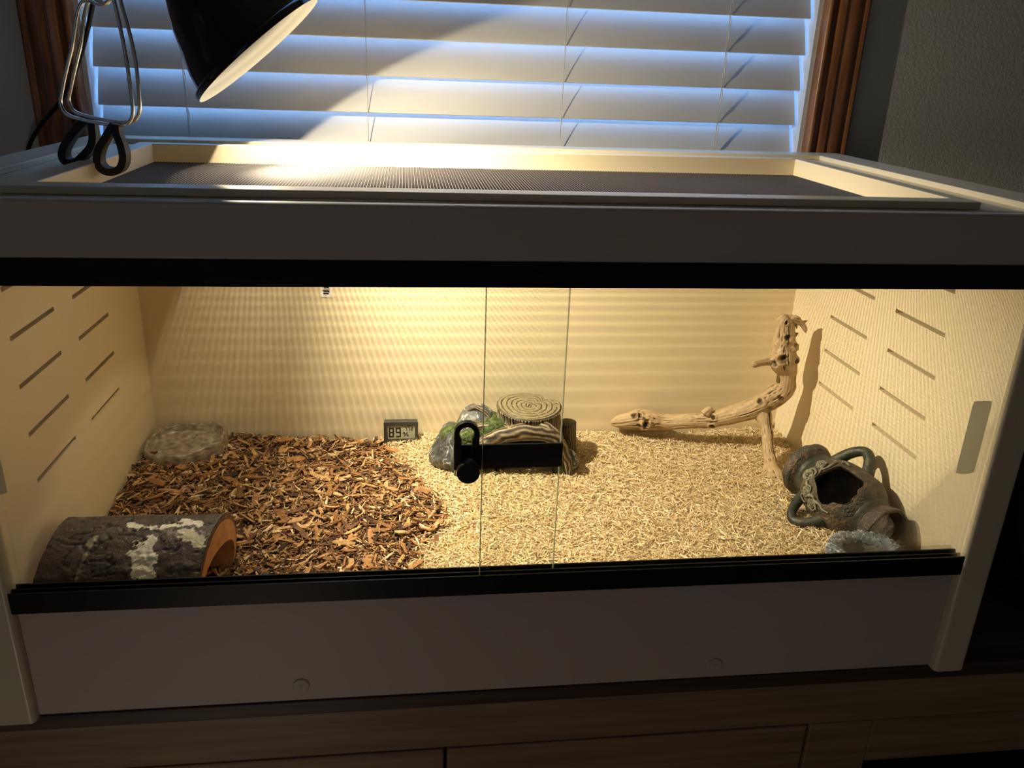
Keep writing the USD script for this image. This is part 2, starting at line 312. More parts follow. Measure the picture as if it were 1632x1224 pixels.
for cx, cz in ((.3168, .0256), (.8628, .0226)):
    cap = cat_(lathe([(0, .0108), (.0012, .0106), (.002, .0095), (.0022, 0.0)], (cx, .0123, cz), (0, -1, 0), 28), lathe([(0, .0032), (.0006, .003), (.001, 0.0)], (cx, .0103, cz), (0, -1, 0), 6))
    obj('screw_cap', cap, pvc_front, fp, smooth=30)
obj('fascia', rb(XL, XR, .0, .02, .5755, ZF, .003), pvc_fascia, ter, label='grey front board over the doors')
hole = [(.0592, .0450), (1.1045, .0450), (1.1045, .4906), (.0592, .4906)]
obj('top_panel', extrude(Polygon([(XL, .02), (XR, .02), (XR, D + .018), (XL, D + .018)], [hole]), 'z', ZF - .018, ZF), pvc_edge, ter)
TB = .0078
obj('top_trim', rb(XL, .004, .001, .5514, ZF, ZF + TB, .0012), pvc_edge, ter)
obj('top_trim', rb(1.166, XR, .001, .5514, ZF, ZF + TB, .0012), pvc_edge, ter)
obj('top_trim', rb(XL, XR, .5514, D + .020, ZF, ZF + TB, .0012), pvc_edge, ter)
# tracks
def uch(z0, z1, lips, base_top):
    p = unary_union([sbox(-.0005, min(base_top, z0), .0225, max(base_top, z0))] + [sbox(a, z0, b, z) for a, b, z in lips])
    return p
bt = unary_union([sbox(-.0005, .1605, .0225, .1665), sbox(-.0005, .1605, .0018, .1877), sbox(.0095, .1605, .0115, .1868), sbox(.0205, .1605, .0225, .1864)])
obj('bottom_track', extrude(bt, 'x', 0.0005, 1.1795), black_al, ter, label='black lower door track')
tt = unary_union([sbox(-.001, .570, .0225, .5755), sbox(-.001, .5485, .0018, .5755), sbox(.0095, .552, .0115, .5755), sbox(.0205, .5485, .0225, .5755)])
obj('top_track', extrude(tt, 'x', XL, XR), black_al, ter, label='black upper door track')
# sliding doors
def pane(x0, x1, y0, y1, pull_x, edge_x):
    d = obj('glass_door', bx(x0, x1, y0, y1, .1672, .566), glass_mat, ter)
    for x in (edge_x,):
        obj('glass_edge', bx(x - .0006, x + .0006, y0 + .0003, y1 - .0003, .168, .566), glass_edge, d)
    s = sbox(pull_x - .0125, .3125, pull_x + .0125, .407).buffer(-.004).buffer(.004, quad_segs=5)
    s = s.union(affinity.scale(Point(pull_x, .3125).buffer(.0125, quad_segs=10), 1, .28)).union(affinity.scale(Point(pull_x, .407).buffer(.0125, quad_segs=10), 1, .12))
    s = s.intersection(sbox(.0006, 0, 1.1794, 1))
    obj('finger_pull', extrude(s, 'y', y0 - .0006, y0 - .0001), frost, d, label='frosted oval finger pull')
    return d
pane(.5400, 1.1900, .0030, .0075, 1.1500, .5400)
pane(-.0100, .6330, .0135, .0180, .0040, .6330)
# barcode sticker on the back wall
white_paper = mat('sticker_paper', (0.80, 0.78, 0.72), 0.6); ink = mat('black_ink', (0.02, 0.02, 0.02), 0.6)
st = obj('sticker', extrude(affinity.rotate(sbox(.3047, .3775, .3258, .423), -3), 'y', D - .0006, D - .0001), white_paper, '/World', label='small white barcode sticker on the back wall of the terrarium', cat='sticker')
rng = np.random.default_rng(4); bars = []
z = .3835
while z < .418:
    h = rng.choice([.0008, .0014, .0022]); bars.append(affinity.rotate(sbox(.3085 + rng.uniform(0, .003), z, .3215 - rng.uniform(0, .002), z + h), -3, origin=(.315, .40))); z += h + rng.choice([.0008, .0013])
obj('barcode', extrude(unary_union(bars), 'y', D - .0009, D - .0006), ink, st, label='black printed bars')
for cx, cz in ((.0085, .1225), (1.1722, .1200)):
    obj('corner_screw', cat_(lathe([(0, .0068), (.002, .0066), (.003, .0045), (.0022, .0030), (.0022, 0)], (cx, D, cz), (0, -1, 0), 20), lathe([(0, .0026), (.0045, .0024), (.005, 0)], (cx, D, cz), (0, -1, 0), 12)), pvc_edge, ter, smooth=30)

# ------------------------------------------------------------------ screen lid
lid = thing('screen_lid', 'cream framed screen lid set into the terrarium top', 'screen lid', (.584, .26, ZF))
FZ0, FZ1 = .6125, ZF + .0089
obj('frame_bar', rb(.0598, 1.1039, .0264, .0555, FZ0 + .022, FZ1, .0012), pvc_edge, lid)
obj('frame_bar', rb(.0598, 1.1039, .4684, .490, FZ0, FZ1, .0012), pvc_edge, lid)
obj('frame_bar', rb(.0598, .0846, .0555, .4684, FZ0, FZ1, .0012), pvc_edge, lid)
obj('frame_bar', rb(1.0835, 1.1039, .0555, .4684, FZ0, FZ1, .0012), pvc_edge, lid)
wx = np.arange(.0860, 1.083, .0041); wy = np.arange(.0460, .468, .0041); h = .00033
def rods(c, axis, length):
    n = len(c); b = trimesh.creation.cylinder(h, length, sections=6)
    v = b.vertices[:, [2, 0, 1]] if axis == 'x' else b.vertices[:, [0, 2, 1]]
    v = v[None] + c[:, None]; f = b.faces[None] + (np.arange(n) * len(b.vertices))[:, None, None]; return v.reshape(-1, 3), f.reshape(-1, 3)
v1, f1 = rods(np.stack([wx, np.full(len(wx), .2568), np.full(len(wx), .6174)], 1), 'y', .4230)
v2, f2 = rods(np.stack([np.full(len(wy), .5845), wy, np.full(len(wy), .6170)], 1), 'x', .998)
obj('mesh_screen', (np.vstack([v1, v2]), np.vstack([f1, f2 + len(v1)])), wire_mat, lid, kind='stuff', label='fine dark woven wire mesh')

# ------------------------------------------------------------------ showcase lock
lock = thing('showcase_lock', 'black showcase lock hooked between the sliding glass doors', 'lock', (.56, .01, .33))
obj('ratchet_bar', cat_(rb(.5070, .6345, .0088, .0122, .3290, .3596, .0008), rb(.6335, .6350, .0088, .0200, .3290, .3596, .0005)), black_metal, lock)
ringp = sbox(.5215 - .0143, .332, .5215 + .0143, .3775).union(Point(.5215, .3775).buffer(.0143, quad_segs=16))
key = sbox(.5215 - .0060, .344, .5215 + .0060, .3775).union(Point(.5215, .3775).buffer(.0085, quad_segs=12))
obj('hasp_plate', extrude(ringp.difference(key), 'y', .0005, .0085), black_metal, lock, smooth=30)
obj('lock_cylinder', lathe([(0, .0130), (.0215, .0130), (.0225, .0120), (.0225, 0)], (.5228, .0085, .3345), (0, -1, 0), 40), black_metal, lock, smooth=30)
obj('keyhole', cat_(bx(.5222, .5234, -.0146, -.0139, .330, .339)), cab_void, lock)

# ------------------------------------------------------------------ clamp lamp
lamp = thing('heat_lamp', 'black dome clamp lamp shining down onto the screen lid', 'lamp', (.2656, .3449, .7767))
def dome_disp(t, th): return 1 + 0.09 * (fbm(np.stack([np.cos(th) * 7, np.sin(th) * 7, t * 130], -1), 3, 2) - .5) * np.clip((-t - .02) / .03, 0, 1)
KD = .943
outer = [(t * KD, r * KD) for t, r in [(.002, .1085), (-.004, .1090), (-.008, .1060), (-.010, .1005), (-.018, .0980), (-.030, .0945), (-.046, .0875), (-.064, .0800), (-.082, .0720), (-.100, .0620), (-.115, .0530), (-.130, .0440), (-.142, .0370)]]
inner_p = [(t + (.004 if i > 3 else 0), r - .0022) for i, (t, r) in enumerate(outer)]
sh = lathe(outer + [(-.144 * KD, .034 * KD)] + inner_p[::-1][0:0], LC, AX, 72, disp=dome_disp, close=False)
obj('shade', cat_(sh), shade_black, lamp, smooth=50)
inn = lathe([(t * KD, r * KD) for t, r in [(.002, .1080), (-.006, .1030), (-.010, .0975), (-.030, .0915), (-.064, .0770), (-.100, .059), (-.135, .036), (-.138, .001)]], LC, AX, 72, close=False)
inn.invert()
obj('reflector', inn, shade_inner, lamp, smooth=50, label='pale satin inner reflector')
BD = -.075
obj('bulb', lathe([(-.120, .012), (-.113, .013), (-.106, .016), (-.095, .028), (-.085, .0325), (BD - .002, .0330)], LC, AX, 36, close=True), bulb_glass, lamp, smooth=40)
obj('bulb_lens', lathe([(BD, .0325), (BD + .004, .028), (BD + .007, .016), (BD + .008, 0)], LC, AX, 36, close=True), lens_mat, lamp, smooth=60, label='glowing front of the bulb')
obj('socket', lathe([(-.121, .033), (-.134, .030), (-.152, .0255), (-.215, .0240), (-.222, .018), (-.225, 0)], LC, AX, 36), rubber, lamp, smooth=35)
bail = [(.1077, .8180), (.0982, .8219), (.0733, .7679), (.0555, .7200), (.0525, .7090), (.0560, .6985), (.0640, .6940), (.0934, .6878), (.1146, .6855), (.1260, .6885), (.1325, .6985), (.1337, .7110), (.1334, .7496), (.1276, .8232), (.124, .850)]
obj('wire_handle', tube([(x, .232, z) for x, z in bail], .0022, 10, 140)[:2], chrome, lamp, smooth=True)
obj('wire_handle', tube([(x + .006 * (1 - abs((z - .69) / .14 - .4)), .246, z + .0025) for x, z in bail], .0022, 10, 140)[:2], chrome, lamp, smooth=True, label='second bent wire behind the first')
coil = [(.1115 + .0125 * math.cos(a), .228 + .0035 * a / (2 * PI), .830 + .0125 * math.sin(a)) for a in np.linspace(0, 6 * PI, 80)]
obj('spring_coil', tube(coil, .0018, 8, 160)[:2], chrome, lamp, smooth=True)
obj('clamp_arm', tube([(.124, .245, .845), (.128, .248, .90), (.140, .252, .925), (LC - AX * .2)], .005, 10)[:2], rubber, lamp, smooth=True)
def ribbon(pts, y0, w, th=.0085, taper=None):
    """A band bent along a path in the xz plane, w wide in y."""
    p = np.array(pts, float); s = np.r_[0, np.cumsum(np.linalg.norm(np.diff(p, axis=0), axis=1))]; u = np.linspace(0, s[-1], 60)
    P = np.stack([PchipInterpolator(s, p[:, k])(u) for k in range(2)], 1)
    for _ in range(4): P[1:-1] = (P[:-2] + 2 * P[1:-1] + P[2:]) / 4
    t = np.gradient(P, axis=0); t /= np.linalg.norm(t, axis=1, keepdims=True); n = np.stack([-t[:, 1], t[:, 0]], 1)
    wd = np.interp(np.linspace(0, 1, 60), [0, .25, .75, 1], [.55, 1, 1, .55]) * w / 2
    c = [np.stack([P[:, 0] + n[:, 0] * th / 2 * a, y0 + b * wd, P[:, 1] + n[:, 1] * th / 2 * a], 1) for a, b in ((-1, -1), (-1, 1), (1, 1), (1, -1))]
    v = np.stack(c, 1).reshape(-1, 3); f = grid_faces(60, 4)
    f = np.vstack([f, [[0, 1, 2], [0, 2, 3], [236, 238, 237], [236, 239, 238]]])
    return v, f
obj('clamp_loop', ribbon([(.1105, .6870), (.1000, .6720), (.0895, .6550), (.0870, .6430), (.0905, .6350), (.0985, .6315), (.1080, .6330), (.1150, .6400), (.1180, .6520), (.1160, .6650), (.1120, .6800), (.1125, .6870)], .232, .020), rubber, lamp, smooth=40)
obj('clamp_loop', ribbon([(.0770, .6930), (.0650, .6830), (.0500, .6660), (.0420, .6540), (.0400, .6455), (.0440, .6395), (.0530, .6385), (.0600, .6440), (.0690, .6520), (.0760, .6600), (.0790, .6720), (.0785, .6930)], .252, .020), rubber, lamp, smooth=40)
cable = [tuple(LC - AX * .224), tuple(LC - AX * .26 + [-.01, 0, .0]), (.06, .45, .93), (.0419, .47, .8789), (-.0171, .52, .7591), (-.0693, .565, .6953), (-.1241, .612, .6538), (-.1600, .635, .6113), (-.185, .640, .50), (-.20, .64, .20), (-.21, .64, -.2)]
obj('power_cord', tube(cable, .0034, 10, 120)[:2], rubber, lamp, smooth=True)
#OBJECTS#
# ------------------------------------------------------------------ bedding
def ground(x, y):
    """Height of the bedding."""
    x, y = np.asarray(x, float), np.asarray(y, float)
    back = np.interp(x, [0, .13, .26, .39, .49, .62, .79, .9, 1.0, 1.11, 1.18], [.1215, .119, .111, .103, .111, .110, .107, .106, .103, .112, .112])
    front = np.interp(x, [0, .3, .6, .9, 1.0, 1.06, 1.18], [.110, .112, .112, .116, .124, .133, .130])
    w = np.clip((y - .12) / .42, 0, 1); w = w * w * (3 - 2 * w)
    p = np.stack([x * 9, y * 9, np.zeros_like(x)], -1)
    return front * (1 - w) + back * w + .010 * (fbm(p, 3, 5) - .5)
_by = [0, .139, .195, .245, .323, .473, .566, .60]; _bx = [.455, .466, .4755, .514, .503, .442, .407, .40]
def border(y): return np.interp(y, _by, _bx)
def patch(side, n=130, m=90):
    y = np.linspace(.0235, D - .001, m); u = np.linspace(0, 1, n); b = border(y)
    x0, x1 = (np.full(m, .0008), b) if side == 'bark' else (b, np.full(m, 1.1792))
    X = x0[:, None] + (x1 - x0)[:, None] * u[None]; Y = np.broadcast_to(y[:, None], X.shape)
    Z = ground(X, Y) - .004 + .004 * (fbm(np.stack([X * 120, Y * 120, 0 * X], -1), 2, 9) - .5)
    v = np.stack([X, Y, Z], -1).reshape(-1, 3); f = grid_faces(m, n, wrap=False)[:, ::-1]
    # skirt down to the floor of the tank so that the bedding has its thickness
    rim = np.r_[np.arange(n), np.arange(1, m) * n + n - 1, (m - 1) * n + np.arange(n - 2, -1, -1), np.arange(m - 2, 0, -1) * n]
    low = v[rim].copy(); low[:, 2] = .0225; k = len(v); j = np.arange(len(rim)); j2 = (j + 1) % len(rim)
    f = np.vstack([f[:, ::-1], np.stack([rim[j], k + j, k + j2], 1), np.stack([rim[j], k + j2, rim[j2]], 1)])
    return np.vstack([v, low]), f
bark_base = mat('bark_litter', (0.05, 0.025, 0.012), 0.8, vary=[(0.35, (0.035, 0.016, 0.008)), (0.65, (0.16, 0.075, 0.03))], nscale=160)
aspen_base = mat('shaving_litter', (0.6, 0.45, 0.24), 0.8, vary=[(0.3, (0.42, 0.28, 0.13)), (0.6, (0.74, 0.58, 0.33))], nscale=220)
BARK = [(0.0, (0.045, 0.024, 0.014)), (0.2, (0.13, 0.060, 0.027)), (0.4, (0.26, 0.125, 0.050)), (0.6, (0.40, 0.205, 0.080)), (0.8, (0.54, 0.32, 0.14)), (0.93, (0.68, 0.47, 0.24)), (1.0, (0.80, 0.64, 0.40))]
ASPEN = [(0.0, (0.66, 0.46, 0.22)), (0.25, (0.78, 0.60, 0.33)), (0.6, (0.86, 0.70, 0.42)), (1.0, (0.92, 0.80, 0.55))]
bark_inst = random_mat('bark_pieces', BARK); aspen_inst = random_mat('aspen_pieces', ASPEN, 0.6)
rng = np.random.default_rng(11)
def chip(L, W, T, rng, bend=.15):
    """A splintered, slightly bent flat chip of wood lying along x."""
    n = 5; xs = np.linspace(-.5, .5, n) * L; w = W * np.array([rng.uniform(.25, .8), rng.uniform(.8, 1.1), 1, rng.uniform(.8, 1.1), rng.uniform(.2, .8)]) / 2
    off = np.cumsum(rng.normal(0, .10, n)) * W; z = bend * L * ((xs / L) ** 2 * 4 - .5) * rng.uniform(-.6, .6) + rng.normal(0, .05, n) * T
    v = []
    for k in range(n):
        t = T * rng.uniform(.7, 1.1) / 2
        v += [(xs[k] + rng.normal(0, .05) * W, off[k] - w[k], z[k] - t), (xs[k], off[k] + w[k], z[k] - t * rng.uniform(.5, 1)), (xs[k], off[k] + w[k] * rng.uniform(.7, 1), z[k] + t), (xs[k] + rng.normal(0, .05) * W, off[k] - w[k] * rng.uniform(.7, 1), z[k] + t)]
    f = grid_faces(n, 4); e = (n - 1) * 4
    f = np.vstack([f[:, ::-1], [[0, 1, 2], [0, 2, 3], [e, e + 2, e + 1], [e, e + 3, e + 2]]])
    return np.array(v), f
def euler(yaw, pitch_, roll):
    cy, sy, cp, sp, cr, sr = np.cos(yaw), np.sin(yaw), np.cos(pitch_), np.sin(pitch_), np.cos(roll), np.sin(roll)
    return np.stack([np.stack([cy * cp, cy * sp * sr - sy * cr, cy * sp * cr + sy * sr], -1), np.stack([sy * cp, sy * sp * sr + cy * cr, sy * sp * cr - cy * sr], -1), np.stack([-sp, cp * sr, cp * cr], -1)], -2)
def quat(Rm):
    w = np.sqrt(np.maximum(0, 1 + Rm[:, 0, 0] + Rm[:, 1, 1] + Rm[:, 2, 2])) / 2; w = np.maximum(w, 1e-4)
    return np.stack([w, (Rm[:, 2, 1] - Rm[:, 1, 2]) / (4 * w), (Rm[:, 0, 2] - Rm[:, 2, 0]) / (4 * w), (Rm[:, 1, 0] - Rm[:, 0, 1]) / (4 * w)], 1)
def scatter(name, protos, m, pos, Rm, scl, label, cat, base=None):
    if base: obj('packed_litter', base[0], base[1], thing(name, label, cat, kind='stuff'), smooth=True, kind='stuff')
    p = f'/World/{name}/loose_pieces'
    pi = UsdGeom.PointInstancer.Define(stage, p); bases[p] = np.zeros(3); targets = []
    for k, (pn, mesh) in enumerate(protos): targets.append(obj(pn, mesh, m, p, smooth=False))
    pi.CreatePrototypesRel().SetTargets([Sdf.Path(t) for t in targets])
    pi.CreateProtoIndicesAttr(Vt.IntArray.FromNumpy(np.random.default_rng(3).integers(0, len(protos), len(pos)).astype(np.int32)))
    pi.CreatePositionsAttr(Vt.Vec3fArray.FromNumpy(pos.astype(np.float32)))
    q = quat(Rm).astype(float)
    pi.CreateOrientationsAttr(Vt.QuathArray([Gf.Quath(*map(float, x)) for x in q]))
    pi.CreateScalesAttr(Vt.Vec3fArray.FromNumpy(scl.astype(np.float32)))
    props(p, None, None, None, 'stuff')
# keep the bedding out of the things that stand in it
def blocked(x, y):
    b = ((x > .010) & (x < .198) & (np.abs(y - .109) < .073) & ~((np.abs(y - .109) < .04) & (x > .03)))              # log walls
    b |= ((x - .064) / .062) ** 2 + ((y - .520) / .052) ** 2 < 1                                                    # dish
    b |= ((x - .622) / .112) ** 2 + ((y - .487) / .066) ** 2 < 1                                                   # stump hide
    b |= (x - 1.080) ** 2 + (y - .067) ** 2 < .050 ** 2                                                            # bowl
    b |= (np.abs((x - 1.118) - (y - .19) * -.25) < .036) & (y > .12) & (y < .28)                                   # jar
    return b
def spots(n, side, rng, y0=.03):
    x, y = rng.uniform(.006, 1.174, 4 * n), rng.uniform(y0, D - .006, 4 * n)
    edge = border(y) + rng.normal(0, .010, 4 * n)
    ok = ((x < edge) if side == 'bark' else (x > edge)) & ~blocked(x, y)
    return x[ok][:n], y[ok][:n]
n = 15000
x, y = spots(n, 'bark', rng); n = len(x)
L = rng.gamma(3.2, .0038, n).clip(.005, .032); W = (L * np.where(rng.uniform(size=n) < .55, rng.uniform(.06, .16, n), rng.uniform(.14, .34, n))).clip(.0009, .0075)
Rm = euler(rng.uniform(0, 2 * PI, n), rng.normal(0, .28, n), rng.normal(0, .5, n))
L = np.minimum(L, 1.9 * np.minimum(np.minimum(x, 1.18 - x), np.minimum(y - .022, D - y)) + .004)
pos = np.stack([x, y, ground(x, y) + rng.uniform(-.004, .006, n)], 1)
scatter('bark_mulch', [('bark_splinter', chip(1, 1, 1, rng, .12)) for _ in range(14)], bark_inst, pos, Rm, np.stack([L, W, (W * .4).clip(.0007, .003)], 1), 'fine reddish brown bark mulch covering the left half of the terrarium', 'mulch', (patch('bark'), bark_base))
def strand(rng):
    """A curled shaving of unit length."""
    n = 5; t = np.linspace(-.5, .5, n); c = rng.uniform(-.5, .5); tw = rng.uniform(-1.2, 1.2); zb = rng.uniform(-.25, .35)
    v = []
    for k in range(n):
        a = tw * t[k]; w = .5 * (1 - .5 * (2 * t[k]) ** 4)
        P = np.array([t[k], c * t[k] ** 2 , zb * t[k] ** 2]); d = np.array([0, math.cos(a), math.sin(a)]) * w
        v += [P * [1, 1, 1] + d * [1, .080, .080], P - d * [1, .080, .080] , ]
    v = np.array(v); f = grid_faces(n, 2, wrap=False)
    v2 = v.copy(); v2[:, 2] -= .03; k = len(v)
    e = np.array([[2 * i, 2 * i + 2, 2 * i + 2 + k, 2 * i + k] for i in range(n - 1)] + [[2 * i + 1 + k, 2 * i + 3 + k, 2 * i + 3, 2 * i + 1] for i in range(n - 1)])
    return np.vstack([v, v2]), np.vstack([f, f[:, ::-1] + k, e[:, [0, 1, 2]], e[:, [0, 2, 3]]])
rng = np.random.default_rng(23)
n = 88000
x, y = spots(n, 'aspen', rng); n = len(x)
L = rng.gamma(6, .00165, n).clip(.004, .021)
L = np.minimum(L, 1.9 * np.minimum(np.minimum(x, 1.18 - x), np.minimum(y - .022, D - y)) + .003)
Rm = euler(rng.uniform(0, 2 * PI, n), rng.normal(0, .33, n), rng.normal(0, .6, n))
pos = np.stack([x, y, ground(x, y) + rng.uniform(-.004, .006, n)], 1)
wf = rng.uniform(.7, 1.5, n)
scatter('aspen_shavings', [('shaving', strand(rng)) for _ in range(16)], aspen_inst, pos, Rm, np.stack([L, L * wf, L], 1), 'pale yellow aspen shavings covering the right half of the terrarium', 'shavings', (patch('aspen'), aspen_base))
# the larger chips, one by one
tones = [(0.16, 0.072, 0.030), (0.30, 0.140, 0.052), (0.42, 0.205, 0.075), (0.52, 0.295, 0.12), (0.62, 0.40, 0.19), (0.075, 0.036, 0.020)]
chip_mats = [mat(f'bark_chip_tone_{k}', t, 0.7, vary=[(0.3, tuple(.65 * c for c in t)), (0.7, tuple(min(1, 1.15 * c) for c in t))], nscale=380, specular_ior_level=0.3) for k, t in enumerate(tones)]
rng = np.random.default_rng(31); made = 0
while made < 290:
    x, y = rng.uniform(.02, .51), .125 + .44 * rng.uniform() ** 1.25
    if x > border(y) + .004 or blocked(np.array(x), np.array(y)) or (x < .205 and y < .21 and y > .04 and x < .2): continue
    L = float(np.clip(rng.gamma(5, .0048), .013, .040)); W = float(np.clip(L * rng.uniform(.13, .36), .0035, .011))
    if min(x, y - .024, D - y) < L * .52: continue
    v, f = chip(L, W, W * rng.uniform(.16, .30), rng, .10)
    Rm = euler(*[np.array(a) for a in (rng.uniform(0, 2 * PI), rng.normal(0, .2), rng.normal(0, .38))])
    v = v @ Rm.T + [x, y, float(ground(x, y)) + rng.uniform(.003, .008)]
    obj('bark_chip', (v, f), chip_mats[rng.choice(6, p=[.18, .26, .24, .16, .08, .08])], '/World', label='larger flat bark chip lying loose on the left bedding', cat='bark chip', group='larger bark chips on the left bedding')
    made += 1

# ------------------------------------------------------------------ half log hide
log = thing('log_hide', 'hollow half log hide with dark bark at the front left', 'log hide', (.10, .12, .10))
bark_mat = tone_mat('log_bark', [(0.0, (0.016, 0.012, 0.010)), (0.28, (0.085, 0.062, 0.052)), (0.5, (0.165, 0.122, 0.098)), (0.68, (0.25, 0.195, 0.155)), (0.72, (0.30, 0.25, 0.18)), (0.80, (0.66, 0.60, 0.42)), (1.0, (0.90, 0.86, 0.70))], 0.45, 120, 0.20, bump=(210, 0.6, 0.003))
wood_mat = mat('log_cut_wood', (0.45, 0.20, 0.07), 0.6, vary=[(0.3, (0.40, 0.17, 0.055)), (0.7, (0.62, 0.31, 0.12))], scale=(1, 1, 1), nscale=90, bump=((300, 300, 60), 0.2, 0.001))
cambium = mat('log_red_inner_bark', (0.17, 0.045, 0.018), 0.55, vary=[(0.3, (0.09, 0.025, 0.012)), (0.7, (0.24, 0.07, 0.03))], nscale=140)
LCY, LCZ, LR = .109, .139, .0730
def xl(t): return .002 + .018 * np.clip(np.sin(t), 0, 1) ** 1.5                # left end leans
def xr(t): return .206 + .006 * np.sin(t) - .010 * np.cos(t)
th0, th1 = -.47, PI + .47
def shell(r, n=150, m=170, amp=.05, seed=1, marks=True, e0=0., e1=1.):
    u = np.linspace(e0, e1, n)[:, None] + np.zeros((1, m)); t = np.linspace(th0, th1, m)[None] + np.zeros((n, 1))
    X = xl(t) + (xr(t) - xl(t)) * u
    base = np.stack([X, LCY - np.cos(t) * r, LCZ + np.sin(t) * r], -1)
    n1 = fbm(base * 26, 4, seed); n2 = fbm(base * np.array([60, 130, 130]), 3, seed + 5)
    crack = np.clip(1 - np.abs(fbm(base * np.array([38, 75, 75]), 3, seed + 8) - .5) / .035, 0, 1) * (n1 > .45)
    n3 = fbm(base * np.array([170, 300, 300]), 2, seed + 11); dr = amp * r * (n1 - .5) + .030 * r * (n2 - .5) + .007 * r * (n3 - .5) - .035 * r * crack
    # round knobs
    for (kx, kt, kr, kh) in ((.045, .62, .006, .0025), (.112, .62, .006, .003), (.185, .66, .006, .003), (.10, 1.55, .007, .002), (.158, 1.12, .009, .002), (.075, 1.0, .005, .0015)):
        dd = np.hypot((X - kx), (t - kt) * r); dr += kh * np.exp(-(dd / kr) ** 2 * 2) - .6 * kh * np.exp(-(dd / (kr * .4)) ** 2 * 2)
    tone = .30 + .28 * (n1 - .5) + .30 * (n2 - .5) - .3 * crack
    if marks:
        wob = .006 * (fbm(base * 90, 3, 3) - .5)
        def streak(pts, w, val):
            dmin = np.full(X.shape, 9.)
            for (ax_, at_), (bx_, bt_) in zip(pts[:-1], pts[1:]):
                px, pt, qx, qt = X - ax_ + wob, (t - at_) * r + wob, bx_ - ax_, (bt_ - at_) * r
                s = np.clip((px * qx + pt * qt) / (qx * qx + qt * qt), 0, 1); dmin = np.minimum(dmin, np.hypot(px - s * qx, pt - s * qt))
            edge = w * (1.0 + 2.0 * (fbm(base * 190, 3, 12) - .5)); return np.where(dmin < edge, val + .06, 0)
        for pts, w, val in (([(.070, 1.18), (.062, .78), (.052, .25)], .0019, .36), ([(.072, 1.22), (.064, 1.08)], .0036, .38),
                            ([(.138, 1.16), (.134, .88)], .0075, .62), ([(.130, .92), (.133, .62), (.138, .45)], .0125, .60), ([(.142, .80), (.128, .55)], .009, .60),
                            ([(.172, 1.30), (.195, 1.10)], .0085, .45), ([(.105, 1.52), (.135, 1.40), (.165, 1.47), (.190, 1.52)], .0042, .68), ([(.165, 1.62), (.192, 1.45)], .005, .62), ([(.150, 1.34), (.172, 1.20)], .005, .30)):
            s = streak(pts, w, val); tone = np.maximum(tone, np.where(s > 0, .3 + s, 0)); dr += np.where(s > .3, .0009 * n2, 0)
    rr = r + dr
    v = np.stack([X, LCY - np.cos(t) * rr, LCZ + np.sin(t) * rr], -1).reshape(-1, 3)
    return v, tone
n, m = 150, 170
vo, tone = shell(LR); vi, _ = shell(LR - .0052, amp=.03, seed=1, marks=False)
f = grid_faces(n, m, wrap=False)
k = n * m
def strip(ia, ib): return np.vstack([np.stack([ia[:-1], ib[:-1], ib[1:]], 1), np.stack([ia[:-1], ib[1:], ia[1:]], 1)])
e = [np.arange(m), (n - 1) * m + np.arange(m), np.arange(n) * m, np.arange(n) * m + m - 1]
f = np.vstack([f, f[:, ::-1] + k] + [strip(a, a + k) for a in e])
tone = tone.ravel()
obj('bark', (np.vstack([vo, vi]), f), bark_mat, log, smooth=True, tone=np.r_[tone, np.full(k, .15)], label='dark brown bark with pale yellow sap streaks')
def ring_shell(ro, ri, x_out, seedo=3):
    m = 90; t = np.linspace(th0, th1, m); U = np.linspace(0, 1, 30)
    A, B = [], []
    for u in U:
        X = xl(t) + (xr(t) + x_out - xl(t)) * u
        A.append(np.stack([X, LCY - np.cos(t) * ro, LCZ + np.sin(t) * ro], -1)); B.append(np.stack([X, LCY - np.cos(t) * ri(t), LCZ - .002 + np.sin(t) * ri(t)], -1))
    A, B = np.array(A).reshape(-1, 3), np.array(B).reshape(-1, 3); k = len(A); n = len(U)
    f = grid_faces(n, m, wrap=False); e = [np.arange(m), (n - 1) * m + np.arange(m), np.arange(n) * m, np.arange(n) * m + m - 1]
    return np.vstack([A, B]), np.vstack([f, f[:, ::-1] + k] + [strip(a, a + k) for a in e])
obj('inner_bark', ring_shell(LR - .0045, lambda t: np.full_like(t, LR - .0082), .0002), cambium, log, smooth=30, label='thin red inner bark ring')
obj('wood', ring_shell(LR - .0080, lambda t: LR - .0220 - .014 * np.clip(np.sin(t), 0, 1), .0008), wood_mat, log, smooth=30, label='orange brown cut wood')

